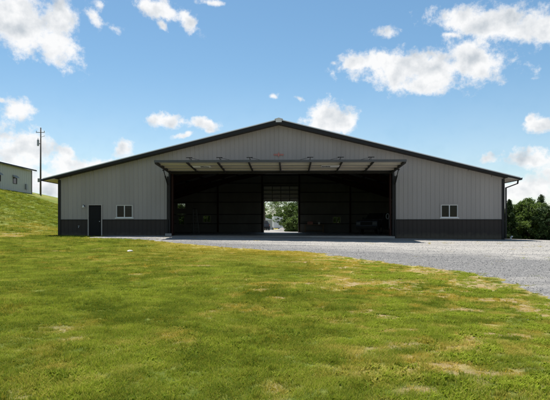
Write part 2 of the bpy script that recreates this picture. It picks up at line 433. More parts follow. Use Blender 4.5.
def grow(a, b, s0, far):
    """non-uniform axis: step s0 between a and b, growing outside to +-far"""
    mid = list(np.arange(a, b + 1e-6, s0)); up = []; s = s0; t = b
    while t < far: s = s * 1.14; t += s; up.append(t)
    dn = []; s = s0; t = a
    while t > -far: s = s * 1.14; t -= s; dn.append(t)
    return np.array(dn[::-1] + mid + up)
def grid_mesh(name, xs, ys, zf):
    X, Y = np.meshgrid(xs, ys); Z = zf(X, Y)
    V = np.stack([X, Y, Z], -1).reshape(-1, 3); nx = len(xs); ny = len(ys)
    i, j = np.meshgrid(np.arange(nx - 1), np.arange(ny - 1)); k = (j * nx + i).ravel()
    me = np_mesh(name, V, np.stack([k, k + 1, k + nx + 1, k + nx], 1))
    me.polygons.foreach_set('use_smooth', np.ones(len(me.polygons), bool)); return me, X, Y

def ground_material():
    m = NT('lawn_soil'); P = m.coord()
    dry = m.attr('dry').outputs['Fac']; bare = m.attr('bare').outputs['Fac']
    fine = m.noise(28, 8, .75, P); med = m.noise(3.3, 6, .6, P); vf = m.noise(110, 4, .7, P)
    green = m.ramp(fine, [(.3, (.045, .070, .010)), (.5, (.100, .140, .020)), (.72, (.19, .225, .04))])
    yel = m.ramp(fine, [(.3, (.18, .155, .04)), (.5, (.33, .28, .08)), (.72, (.46, .39, .14))])
    soil = m.ramp(m.mix(.5, fine, vf), [(.32, (.13, .085, .045)), (.5, (.30, .215, .115)), (.68, (.47, .37, .22))])
    w = m.math('ADD', dry, m.math('MULTIPLY', m.math('SUBTRACT', med, .5), .8), clamp=True)
    c = m.mix(w, green, yel)
    b = m.math('ADD', bare, m.math('MULTIPLY', m.math('SUBTRACT', fine, .52), 1.2), clamp=True)
    b = m.math('MULTIPLY', b, m.math('MINIMUM', m.math('MULTIPLY', bare, 4.0), 1.0), clamp=True)
    c = m.mix(b, c, soil)
    m.l(c, m.b.inputs['Base Color']); m.b.inputs['Roughness'].default_value = .95; m.b.inputs['Specular IOR Level'].default_value = .1
    m.bump(fine, .9, .03)
    return m.m
xs = grow(-17, 17, .17, 3500); ys = grow(3, 37, .17, 3500); ys = ys[ys > -400]
me, X, Y = grid_mesh('ground', xs, ys, ground_h)
d, b = wear(X, Y); fattr(me, 'dry', d); fattr(me, 'bare', b)
me.materials.append(ground_material())
ground = bpy.data.objects.new('ground', me); COL.objects.link(ground); tag(ground, kind='structure')

# the knocked-out pad under the building is covered by the slab; gravel yard as its own sheet
PATHS = [[(26, 9), (15, 15), (9.5, 22), (5.5, 29), (3.2, 37.5)], [(30, 16), (18, 21), (8, 27), (-1, 33), (-3.0, 37.5)], [(34, 27), (22, 28.5), (10, 31), (-4, 32.5), (-10, 35.5)]]
def ruts(X, Y):
    t = np.zeros(np.shape(X))
    for P in PATHS:
        best = np.full(np.shape(X), 1e9)
        Q = []
        for k in range(len(P) - 1):      # smooth the path
            p0 = np.array(P[max(k - 1, 0)]); p1 = np.array(P[k]); p2 = np.array(P[k + 1]); p3 = np.array(P[min(k + 2, len(P) - 1)])
            for u in np.linspace(0, 1, 7)[:-1]: Q.append(.5 * (2 * p1 + (p2 - p0) * u + (2 * p0 - 5 * p1 + 4 * p2 - p3) * u * u + (3 * p1 - p0 - 3 * p2 + p3) * u ** 3))
        Q.append(np.array(P[-1]))
        for a, b in zip(Q, Q[1:]):
            d = b - a; u = np.clip(((X - a[0]) * d[0] + (Y - a[1]) * d[1]) / (d @ d), 0, 1)
            best = np.minimum(best, np.hypot(X - a[0] - u * d[0], Y - a[1] - u * d[1]))
        w = fbm(X, Y, 2.5, 203, 3); t = np.maximum(t, np.exp(-((best - .85) / .26) ** 2) * sstep(w, .3, .55))
    return t
def gravel_h(X, Y):
    return ground_h(X, Y) + np.clip(edge_sd(X, Y) * .10, -.30, .035) + .012 * (fbm(X, Y, .35, 91, 3) - .5) - .018 * ruts(X, Y)
def gravel_material():
    m = NT('crushed_limestone'); P = m.coord()
    dust = m.attr('dust').outputs['Fac']
    vo = m.n('ShaderNodeTexVoronoi'); vo.inputs['Scale'].default_value = 34; m.l(P, vo.inputs['Vector'])
    sep = m.n('ShaderNodeSeparateColor'); m.l(vo.outputs['Color'], sep.inputs[0])
    stone = m.ramp(sep.outputs[0], [(0, (.095, .093, .093)), (.35, (.140, .137, .134)), (.7, (.19, .186, .178)), (1, (.29, .283, .268))])
    gap = m.ramp(vo.outputs['Distance'], [(0, (1, 1, 1)), (.55, (.9, .9, .9)), (.9, (.65, .65, .65))])
    stone = m.mix(1.0, stone, gap, 'MULTIPLY')
    fines = m.ramp(m.noise(60, 6, .7, P), [(.3, (.22, .208, .188)), (.7, (.37, .352, .322))])
    tr = m.noise(.55, 5, .6, P, stretch=(.35, 1.6, 1)); md = m.noise(2.4, 6, .65, P)
    w = m.math('ADD', m.math('MULTIPLY', dust, .9), m.math('ADD', m.math('MULTIPLY', m.math('SUBTRACT', tr, .5), 2.6), m.math('MULTIPLY', m.math('SUBTRACT', md, .5), 1.1)), clamp=True)
    c = m.mix(w, stone, fines)
    m.l(c, m.b.inputs['Base Color']); m.b.inputs['Roughness'].default_value = .95; m.b.inputs['Specular IOR Level'].default_value = .15
    m.bump(m.mix(.5, vo.outputs['Distance'], md), .45, .02)
    return m.m
gx = grow(-16, 20, .16, 60); gy = grow(8, 37.5, .16, 60); gy = gy[(gy > -30) & (gy < 64)]; gx = gx[(gx > -30)]
me, X, Y = grid_mesh('gravel_yard', gx, gy, gravel_h)
fattr(me, 'dust', sstep(edge_sd(X, Y) + (Y - 20) * .30, 1.0, 9.0) - .12 + .55 * ruts(X, Y))
me.materials.append(gravel_material())
gravel = bpy.data.objects.new('gravel_yard', me); COL.objects.link(gravel); tag(gravel, kind='structure')

# ------------------------------------------------------------------ the metal building
W2, LEN, EAVE, PITCH = 15.24, 24.4, 3.86, .2465
TH = R(1.5); BX, BY = .27, 37.1
BLD = empty('metal_building', (BX, BY, 0), -TH)
tag(BLD, 'long low grey metal shop building with dark wainscot and wide open bay', 'building')
def bw(u, v, z=0):
    """building coordinates -> world"""
    return (BX + u * math.cos(TH) + v * math.sin(TH), BY - u * math.sin(TH) + v * math.cos(TH), z)
def gable(u): return EAVE + PITCH * (W2 - abs(u))
def gable_top(u): return gable(u) + .235
D0, D1, DH = -7.50, 7.75, 4.28                 # bay opening
WAIN = 1.12

def ribbed(mapf, u0, u1, zlo, zhi, holes=(), pitch=.3048, depth=.019, phase=0.0):
    """profiled sheet: ribs stand depth proud of the plane, holes cut out. mapf(u, d, z)"""
    prof = []; k0 = math.floor((u0 - phase) / pitch) - 1
    for k in range(k0, k0 + int((u1 - u0) / pitch) + 4):
        c = phase + k * pitch
        prof += [(c - .036, 0), (c - .016, depth), (c + .016, depth), (c + .036, 0)]
        for s in (.105, .20):
            prof += [(c + s - .012, 0), (c + s, depth * .16), (c + s + .012, 0)]
    def dval(u):
        for a, b in zip(prof, prof[1:]):
            if a[0] <= u <= b[0]: return a[1] + (b[1] - a[1]) * (u - a[0]) / max(1e-9, b[0] - a[0])
        return 0
    cuts = sorted(set([round(p[0], 5) for p in prof if u0 < p[0] < u1] + [u0, u1, 0.0 if u0 < 0 < u1 else u0] + [h for q in holes for h in q[:2] if u0 < h < u1]))
    cuts = [c for i, c in enumerate(cuts) if i == 0 or c - cuts[i - 1] > 1e-4]
    mb = MB(); e = 1e-4
    for a, b in zip(cuts, cuts[1:]):
        mid = (a + b) / 2; da, db = dval(a), dval(b)
        spans = [[zlo, None]]
        for (h0, h1, z0, z1) in sorted(holes, key=lambda q: q[2]):
            if h0 < mid < h1:
                spans[-1][1] = z0
                if spans[-1][1] <= spans[-1][0]: spans.pop()
                spans.append([z1, None])
        for s0, s1 in spans:
            ta = zhi(a) if s1 is None else s1; tb = zhi(b) if s1 is None else s1
            if max(ta, tb) <= s0 + .001: continue
            mb.add([mapf(a, da, s0), mapf(b, db, s0), mapf(b, db, max(tb, s0)), mapf(a, da, max(ta, s0))], [(0, 1, 2, 3)])
    return mb
FRONT = lambda u, d, z: (u, -d, z)
BACK = lambda u, d, z: (-u, LEN + d, z)
LEFT = lambda u, d, z: (-W2 - d, u, z)
RIGHT = lambda u, d, z: (W2 + d, u, z)
# openings in the front: walk door, two windows, the bay
WD = (-13.22, -12.26, -1, 2.13)
WA = (-11.25, -10.13, 1.27, 2.13)
WB = (11.05, 12.17, 1.27, 2.13)
fh = [(D0, D1, -1, DH), WD, WA, WB]
BOT = -.55
ribbed(FRONT, -W2, W2, WAIN + .02, gable_top, [(h[0], h[1], max(h[2], WAIN + .0201) if h[2] > 0 else -1, h[3]) for h in fh]).build('siding', M['siding'], BLD)
for ua, ub in ((-W2, WD[0]), (WD[1], D0), (D1, W2)): ribbed(FRONT, ua, ub, BOT, lambda u: WAIN - .02).build('wainscot', M['wainscot'], BLD)
BD = (-1.76, 2.22, -1, 4.6)                       # back overhead door (in -u: mapped by BACK)
bh = [(-1.71, 2.16, -1, 3.9), (8.25, 9.15, 1.15, 1.92), (-6.55, -5.65, 1.05, 1.80), (11.15, 12.08, -1, 2.1), (11.15, 12.08, 2.72, 3.32)]
ribbed(BACK, -W2, W2, BOT, gable_top, bh).build('back_wall', M['siding'], BLD)
ribbed(LEFT, 0, LEN, WAIN + .02, lambda u: EAVE + .22, phase=.1).build('siding', M['siding'], BLD)
ribbed(LEFT, 0, LEN, BOT, lambda u: WAIN - .02, phase=.1).build('wainscot', M['wainscot'], BLD)
ribbed(RIGHT, 0, LEN, WAIN + .02, lambda u: EAVE + .22, phase=.1).build('siding', M['siding'], BLD)
ribbed(RIGHT, 0, LEN, BOT, lambda u: WAIN - .02, phase=.1).build('wainscot', M['wainscot'], BLD)
# dull foil-faced lining inside, just behind the sheets
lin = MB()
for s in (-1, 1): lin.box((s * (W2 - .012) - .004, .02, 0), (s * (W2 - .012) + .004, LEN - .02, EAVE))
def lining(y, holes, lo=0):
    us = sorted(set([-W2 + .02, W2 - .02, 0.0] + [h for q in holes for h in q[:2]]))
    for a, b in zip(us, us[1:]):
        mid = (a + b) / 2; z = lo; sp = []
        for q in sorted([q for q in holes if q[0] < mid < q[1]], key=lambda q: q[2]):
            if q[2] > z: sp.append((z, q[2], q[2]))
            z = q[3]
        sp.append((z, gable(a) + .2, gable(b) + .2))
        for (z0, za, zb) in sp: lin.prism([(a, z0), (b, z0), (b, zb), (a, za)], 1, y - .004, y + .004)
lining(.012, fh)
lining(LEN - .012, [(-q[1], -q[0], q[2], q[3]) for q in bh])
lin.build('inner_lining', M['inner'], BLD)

# trims on the front
for ua, ub in ((-W2 + .091, WD[0] - .05), (WD[1] + .05, D0 - .12), (D1 + .12, W2 - .091)):
    t = MB(); t.box((ua, -.045, WAIN - .028), (ub, -.028, WAIN + .028)); t.build('belt_trim', M['trim'], BLD)
for s in (-1, 1):
    for ya, yb in ((-.052, .06), (LEN - .06, LEN + .052)):
        c = MB(); c.box((s * W2 - .09, ya, BOT), (s * W2 + .09, yb, EAVE + .02)); c.build('corner_trim', M['trim'], BLD)
# roof sheets, ribs, fascia, soffit
OV, RK = .90, .62
for s in (-1, 1):
    r = MB(); x1 = W2 + OV
    def rz(x): return EAVE + PITCH * (W2 - x) + .30
    r.prism([(0.001 * s, rz(0) - .05), (s * x1, rz(x1) - .05), (s * x1, rz(x1)), (0.001 * s, rz(0))], 1, -RK - .045, LEN + RK)
    li = MB(); li.prism([(.002 * s, rz(0) - .074), (s * (W2 - .03), rz(W2) - .074), (s * (W2 - .03), rz(W2) - .058), (.002 * s, rz(0) - .058)], 1, .03, LEN - .03); li.build('ceiling_shade_sheet', M['ceil_shade'], BLD)  # added dark sheet: hides the bright bare metal so the ceiling looks shaded
    y = -RK + .1
    while y < LEN + RK:
        r.prism([(0.02 * s, rz(0) + .001), (s * x1, rz(x1) + .001), (s * x1, rz(x1) + .035), (0.02 * s, rz(0) + .035)], 1, y - .02, y + .02); y += .3048
    r.build('roof', M['roof'], BLD)
    for (ya, yb) in ((-RK - .02, -RK + .03), (LEN + RK - .05, LEN + RK - .005)):
        f = MB(); f.prism([(0.001 * s, rz(0) - .33), (s * x1, rz(x1) - .17), (s * x1, rz(x1) - .052), (0.001 * s, rz(0) - .052)], 1, ya, yb)
        f.build('rake_fascia', M['trim'], BLD)
    sf = MB(); sf.prism([(0.001 * s, rz(0) - .31), (s * (W2 + .0), rz(W2) - .31 + .11), (s * W2, rz(W2) - .27 + .11), (0.001 * s, rz(0) - .27)], 1, -RK + .03, -.03)
    sf.build('rake_soffit', M['trim'], BLD)
    so = MB(); so.prism([(s * (W2 + .09), rz(W2) - .26), (s * (x1 - .02), rz(x1) - .15), (s * (x1 - .02), rz(x1) - .12), (s * (W2 + .09), rz(W2) - .22)], 1, -RK + .03, LEN + RK - .05)
    so.build('eave_soffit', M['soffit'], BLD)
    g = MB(); g.prism([(s * (x1 - .0), rz(x1) - .19), (s * (x1 + .11), rz(x1) - .17), (s * (x1 + .14), rz(x1) - .02), (s * (x1 + .12), rz(x1) - .02), (s * (x1 + .095), rz(x1) - .15), (s * (x1 + .01), rz(x1) - .165), (s * (x1 + .01), rz(x1) - .055), (s * x1, rz(x1) - .055)][::1], 1, -RK - .02, LEN + RK)
    g.build('gutter', M['trim'], BLD)
    ds = MB(); ye = .18 if s > 0 else LEN - .3
    zt = rz(x1) - .17
    ds.bar((s * (x1 + .05), ye - .3, zt), (s * (x1 + .02), ye - .3, zt - .22), .09, .07)
    ds.bar((s * (x1 + .03), ye - .3, zt - .2), (s * (W2 + .13), ye - .3, zt - .50), .09, .07)
    ds.bar((s * (W2 + .14), ye - .3, zt - .47), (s * (W2 + .14), ye - .3, -.1 if s < 0 else -.18), .09, .07)
    ds.build('downspout', M['trim'], BLD)
rc = MB(); zr = EAVE + PITCH * W2 + .30
rc.prism([(-.28, zr - .03), (0, zr + .045), (.28, zr - .03), (.28, zr + .005), (0, zr + .085), (-.28, zr + .005)], 1, -RK - .07, LEN + RK + .02)
rc.prism([(-.20, zr - .22), (.20, zr - .22), (.20, zr - .02), (0, zr + .04), (-.20, zr - .02)], 1, -RK - .075, -RK - .03)
rc.build('ridge_cap', M['white'], BLD)

# bay opening trim and posts
for s, x in ((-1, D0), (1, D1)):
    j = MB(); j.box((x - (.11 if s < 0 else .0), -.06, -.3), (x + (.0 if s < 0 else .11), .10, DH))
    j.build('bay_trim', M['trim'], BLD)
h = MB(); h.box((D0 - .11, -.062, DH + .001), (D1 + .11, .10, DH + .20)); h.build('bay_header', M['trim'], BLD)
for x in (D0 + .1, D1 - .1):
    q = MB()
    q.box((x - .012, .12, 0), (x + .012, .42, 5.2)); q.box((x - .05, .108, 0), (x + .05, .1199, 5.2)); q.box((x - .05, .4201, 0), (x + .05, .432, 5.2))
    q.build('bay_column', M['frame_red'], BLD)
# slim grey guide posts on the outside of the jambs
for x in (D0 - .17, D1 + .17):
    q = MB(); q.box((x - .04, -.16, -.12), (x + .04, -.065, 4.1)); q.build('jamb_post', M['steel'], BLD)

# walk door
wd = MB(); wd.box((WD[0] + .05, -.02, .03), (WD[1] - .05, .025, 2.08))
wd.box((WD[0] + .16, -.032, 1.15), (WD[1] - .16, -.02, 1.95)); wd.box((WD[0] + .16, -.032, .2), (WD[1] - .16, -.02, 1.0))
WDO = wd.build('walk_door', M['black'], BLD, bevel=.006)
fr = MB(); fr.box((WD[0] - .02, -.06, -.05), (WD[0] + .035, .03, 2.13)); fr.box((WD[1] - .035, -.06, -.05), (WD[1] + .02, .03, 2.13)); fr.box((WD[0] - .02, -.06, 2.131), (WD[1] + .02, .03, 2.17))
fr.build('door_frame', M['soffit'], BLD)
kn = MB(); kn.tube([(WD[1] - .14, -.03, 1.0), (WD[1] - .14, -.08, 1.0)], .012); kn.tube([(WD[1] - .14, -.075, 1.0), (WD[1] - .14, -.10, 1.0), (WD[1] - .14, -.12, 1.0)], [.028, .034, .02], 12)
kn.build('door_knob', M['chrome'], WDO, smooth=True)
# windows
def window(x0, x1, z0, z1, yf=-.03, out=-1, mat='white', g='glass', name='window'):
    f = MB(); w = .038; y0, y1 = sorted((yf, yf + .09 * -out))
    f.box((x0, y0, z0), (x0 + w, y1, z1)); f.box((x1 - w, y0, z0), (x1, y1, z1))
    f.box((x0 + w, y0, z1 - w), (x1 - w, y1, z1)); f.box((x0 + w, y0, z0), (x1 - w, y1, z0 + w * 1.1))
    f.box(((x0 + x1) / 2 - .028, y0 + .002, z0 + w * 1.1), ((x0 + x1) / 2 + .028, y1 - .02, z1 - w))
    o = f.build(name, M[mat], BLD)
    ym = (y0 + y1) / 2
    a = MB(); a.box((x0 + w, ym, z0 + w), ((x0 + x1) / 2 - .028, ym + .006, z1 - w)); a.build('pane', M[g], o)
    a = MB(); a.box(((x0 + x1) / 2 + .028, ym - .015, z0 + w), (x1 - w, ym - .009, z1 - w)); a.build('pane', M[g], o)
    return o
for q in (WA, WB):
    o = window(q[0], q[1], q[2], q[3], -.035)
    s = MB(); s.box((q[0] - .09, -.075, q[2] - .07), (q[1] + .09, -.03, q[2] - .002)); s.build('sill', M['white'], o)
    s = MB(); s.box((q[0] - .085, -.05, q[3] + .001), (q[1] + .085, -.027, q[3] + .085)); s.box((q[0] - .085, -.05, q[2]), (q[0] - .001, -.027, q[3])); s.box((q[1] + .001, -.05, q[2]), (q[1] + .085, -.027, q[3]))
    s.build('window_trim', M['siding'], o)
for q in bh[1:3] + bh[4:5]:
    window(-q[1], -q[0], q[2], q[3], LEN + .03, 1, 'siding', 'dusty_glass')
q = bh[3]
o = MB(); o.box((-q[1] - .02, LEN - .03, .02), (-q[0] + .02, LEN + .02, .95)); o.box((-q[1] - .02, LEN - .03, .951), (-q[1] + .16, LEN + .02, 2.08)); o.box((-q[0] - .16, LEN - .03, .951), (-q[0] + .02, LEN + .02, 2.08)); o.box((-q[1] + .16, LEN - .03, 1.9), (-q[0] - .16, LEN + .02, 2.08))
bd = o.build('back_door', M['inner'], BLD); o = MB(); o.box((-q[1] + .16, LEN - .01, .951), (-q[0] - .16, LEN - .004, 1.9)); o.build('pane', M['dusty_glass'], bd)

# wall light by the walk door, spigot
sc = MB(); lx, lz = -13.50, 2.08
sc.tube([(lx, -.03, lz), (lx, -.05, lz)], .055, 12); sc.tube([(lx, -.05, lz + .02), (lx, -.15, lz + .08), (lx, -.19, lz + .04)], .014, 8)
SC = sc.build('wall_lamp', M['black'], BLD, smooth=True)
s2 = MB(); s2.tube([(lx, -.19, lz + .05), (lx, -.19, lz - .02), (lx, -.19, lz - .12)], [.03, .06, .10], 12); s2.build('lamp_shade', M['white'], SC, smooth=True)
sp = MB(); sp.tube([(-13.85, -.03, .62), (-13.85, -.13, .62), (-13.85, -.16, .56)], .018, 8); sp.tube([(-13.85, -.09, .62), (-13.85, -.09, .69)], .01, 6)
sp.tube([(-13.90, -.09, .69), (-13.80, -.09, .69)], .014, 6); sp.build('spigot', M['chrome'], BLD, smooth=True)

# red emblem on the gable: a bar with a diamond over its middle, thin raised metal
e = MB(); ex, ez = -.02, 5.60; y0, y1 = -.055, -.035; q = .78
e.box((ex - .44 * q, y0, ez - .09 * q), (ex - .12 * q, y1, ez + .05 * q)); e.box((ex + .12 * q, y0, ez - .09 * q), (ex + .44 * q, y1, ez + .05 * q))
e.prism([(ex, ez - .24 * q), (ex + .115 * q, ez - .02), (ex, ez + .22 * q), (ex - .115 * q, ez - .02)], 1, y0 - .006, y1)
e.build('red_emblem', M['red'], BLD)

# ---------------- steel inside: rigid frames, girts, purlins
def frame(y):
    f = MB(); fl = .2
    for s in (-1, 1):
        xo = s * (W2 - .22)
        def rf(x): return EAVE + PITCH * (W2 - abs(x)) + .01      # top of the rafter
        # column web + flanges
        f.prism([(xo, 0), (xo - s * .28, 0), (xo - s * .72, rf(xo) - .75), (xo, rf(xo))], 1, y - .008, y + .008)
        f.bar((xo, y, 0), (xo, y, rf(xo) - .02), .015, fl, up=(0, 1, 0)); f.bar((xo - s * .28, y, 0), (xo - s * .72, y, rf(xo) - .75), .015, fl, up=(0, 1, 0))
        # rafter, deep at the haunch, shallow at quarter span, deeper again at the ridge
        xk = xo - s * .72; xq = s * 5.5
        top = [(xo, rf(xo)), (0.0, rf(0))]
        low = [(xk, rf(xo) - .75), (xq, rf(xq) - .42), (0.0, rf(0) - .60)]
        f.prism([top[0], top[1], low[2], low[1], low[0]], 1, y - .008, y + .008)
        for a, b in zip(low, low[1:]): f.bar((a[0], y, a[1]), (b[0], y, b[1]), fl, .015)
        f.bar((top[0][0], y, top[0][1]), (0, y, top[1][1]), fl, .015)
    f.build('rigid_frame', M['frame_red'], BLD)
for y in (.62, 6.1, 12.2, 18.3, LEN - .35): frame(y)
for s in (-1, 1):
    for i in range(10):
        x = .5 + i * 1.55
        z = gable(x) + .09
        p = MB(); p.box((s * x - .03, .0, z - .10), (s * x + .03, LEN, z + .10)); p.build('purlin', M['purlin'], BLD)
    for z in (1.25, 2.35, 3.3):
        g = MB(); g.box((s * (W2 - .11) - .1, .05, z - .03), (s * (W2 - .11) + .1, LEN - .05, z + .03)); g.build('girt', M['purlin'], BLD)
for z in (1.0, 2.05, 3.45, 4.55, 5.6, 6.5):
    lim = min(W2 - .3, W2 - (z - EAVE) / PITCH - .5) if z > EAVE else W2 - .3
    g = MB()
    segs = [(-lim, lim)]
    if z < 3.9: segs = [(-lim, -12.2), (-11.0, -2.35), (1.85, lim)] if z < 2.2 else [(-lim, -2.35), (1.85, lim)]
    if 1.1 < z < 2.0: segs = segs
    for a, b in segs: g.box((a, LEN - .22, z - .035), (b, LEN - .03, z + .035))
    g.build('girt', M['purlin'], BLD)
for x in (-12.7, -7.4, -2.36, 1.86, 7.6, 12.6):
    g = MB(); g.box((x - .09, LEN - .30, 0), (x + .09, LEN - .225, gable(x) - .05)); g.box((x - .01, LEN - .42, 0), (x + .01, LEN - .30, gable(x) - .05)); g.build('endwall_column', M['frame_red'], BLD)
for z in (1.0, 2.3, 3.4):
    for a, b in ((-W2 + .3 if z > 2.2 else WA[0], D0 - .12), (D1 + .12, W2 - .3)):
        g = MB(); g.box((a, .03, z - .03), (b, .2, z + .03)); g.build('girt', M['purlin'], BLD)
# overhead door at the back, rolled most of the way up
od = MB(); zb = 3.50
for k in range(4):
    z0 = zb + k * .45; od.box((-2.25, LEN - .34, z0), (1.78, LEN - .30, z0 + .435)); 
OD = od.build('overhead_door', M['soffit_grey'], BLD)
for k in range(4):
    st = MB(); z0 = zb + k * .45; st.box((-2.25, LEN - .38, z0 + .36), (1.78, LEN - .341, z0 + .43))
    for x in (-2.2, -1.2, -.24, .75, 1.72): st.box((x - .03, LEN - .365, z0 + .01), (x + .03, LEN - .341, z0 + .3599))
    st.build('section_strut', M['purlin'], OD)
for s in (-2.28, 1.81):
    tr = MB(); tr.box((s - .02, LEN - .42, 0), (s + .02, LEN - .31, 5.4)); tr.build('door_track', M['purlin'], BLD)

# ---------------- the big one-piece door, swung up and out
HZ = DH + .02; HY = -.13
TILT = math.atan2(.19, 4.30); DL = 4.32
def dp(u, t, n):
    """door coordinates: u across, t out from the hinge, n above the inner face"""
    return (u, HY - t * math.cos(TILT) + n * math.sin(TILT), HZ + t * math.sin(TILT) + n * math.cos(TILT))
def dbox(mb, u0, u1, t0, t1, n0, n1):
    vs = [dp(u, t, n) for n in (n0, n1) for (u, t) in ((u0, t0), (u1, t0), (u1, t1), (u0, t1))]
    mb.add(vs, [(0, 1, 2, 3), (7, 6, 5, 4), (0, 4, 5, 1), (1, 5, 6, 2), (2, 6, 7, 3), (3, 7, 4, 0)])
sk = MB(); dbox(sk, D0 + .03, D1 - .03, .08, DL - .03, .17, .195)
u = D0 + .15
while u < D1 - .1: dbox(sk, u - .02, u + .02, .1, DL - .05, .1951, .215); u += .3048
BDO = sk.build('hydraulic_door', M['siding'], BLD, label='large one-piece door swung up and out over the bay, its lined underside showing')
ln = MB(); dbox(ln, D0 + .04, D1 - .04, .1, DL - .06, .14, .169)
ln.build('liner_panel', M['cream'], BDO)
us = [D0 + .06 + i * (D1 - D0 - .12) / 8 for i in range(9)]
for i, u in enumerate(us):
    b = MB(); w = .034 if 0 < i < 8 else .06
    dbox(b, u - w, u + w, .05, DL - .08, .02 if 0 < i < 8 else -.02, .139 if 0 < i < 8 else .165); b.build('door_beam', M['beam'], BDO)
for tt, w, n0 in ((1.05, .045, .05), (2.15, .045, .05), (3.2, .04, .06)):
    b = MB()
    for a, c in zip(us, us[1:]): dbox(b, a + .062, c - .062, tt - w, tt + w, n0, .139)
    b.build('door_girt', M['cream'] if tt > 3 else M['soffit'], BDO)
b = MB(); dbox(b, D0 - .02, D1 + .02, DL - .075, DL, .06, .20); b.build('edge_rail', M['rail'], BDO)
b = MB(); dbox(b, D0 + .0, D1 - .0, -.03, .045, -.02, .2); b.build('hinge_rail', M['steel'], BDO)
for u in us[1:4] + us[5:-1]:      # stiffening truss chords standing off the outer face
    b = MB(); o1 = .26
    b.bar(dp(u, .35, .20), dp(u, 1.2, .25 + o1), .03); b.bar(dp(u, 1.2, .25 + o1), dp(u, DL - .9, .25 + o1), .028)
    b.bar(dp(u, DL - .95, .22 + o1), dp(u, DL - 1.2, .18), .02)
    b.box(tuple(Vector(dp(u, DL - .95, .25 + o1)) + Vector((-.19, 0, -.02))), tuple(Vector(dp(u, DL - .95, .25 + o1)) + Vector((.19, .05, .02))))
    b.bar(dp(u, 1.9, .2), dp(u, 1.9, .25 + o1), .03); b.bar(dp(u, 2.8, .2), dp(u, 2.8, .25 + o1), .03)
    sg = 1 if u < 0 else -1; c0 = Vector(dp(u, DL - .95, .25 + o1)); b.bar(c0, c0 + Vector((sg * .95, .25, -.20)), .018)
    b.build('door_truss', M['black'], BDO)
for s, x in ((-1, D0 + .02), (1, D1 - .02)):
    b = MB(); P0 = Vector((x - s * -.0 + s * .17, HY - .02, 3.55)); P1 = Vector(dp(x + s * .06, 1.75, -.02)); Q = P0.lerp(P1, .58)
    b.tube([P0, Q], .05, 10); C1 = b.build('hydraulic_cylinder', M['steel'], BDO, smooth=False)
    b = MB(); b.tube([Q, P1], .028, 8); b.tube([P1 - Vector((.06, 0, 0)), P1 + Vector((.06, 0, 0))], .05, 8); b.build('piston_rod', M['steel'], BDO)
# maker's labels on the liner: white plates with a dark script that cannot be read at this size
def door_label(u0, flip, lab):
    b = MB(); dbox(b, u0, u0 + 1.15, 2.35, 3.1, .036, .046); L = b.build('door_label', M['label'], BDO, label=lab)
    k = MB(); rnd = random.Random(5 + int(flip)); x = u0 + (.50 if not flip else .04)
    for i in range(6):
        w = rnd.uniform(.04, .085); a = 2.5 + rnd.uniform(0, .08); dbox(k, x, x + w, a, a + rnd.uniform(.22, .36), .028, .0355); x += w + .022
    k.build('door_lettering', M['black'], BDO)
door_label(us[1] + .12, False, 'white plate with dark lettering on the left of the door liner')
door_label(us[6] - .02 - 1.15, True, 'white plate with dark lettering on the right of the door liner')

# concrete floor
m = NT('concrete_slab'); P = m.coord(); a = m.noise(1.2, 7, .65, P); f = m.noise(40, 4, .6, P)
m.l(m.mix(.25, m.ramp(a, [(.3, (.20, .195, .185)), (.7, (.34, .33, .315))]), m.ramp(f, [(.3, (.1, .1, .1)), (.7, (.3, .3, .3))])), m.b.inputs['Base Color'])
m.b.inputs['Roughness'].default_value = .6; m.bump(f, .2, .003); M['concrete'] = m.m
fl = MB(); fl.box((-W2 + .02, .022, -.6), (W2 - .02, LEN - .022, 0)); fl.box((D0 - .1, -.40, -.6), (D1 + .1, .0215, -.012)); fl.box((-2.3, LEN - .0215, -.6), (1.9, LEN + 1.2, -.012))
FL = fl.build('floor', M['concrete'], None); FL.location = (BX, BY, 0); FL.rotation_euler = (0, 0, -TH); tag(FL, kind='structure')

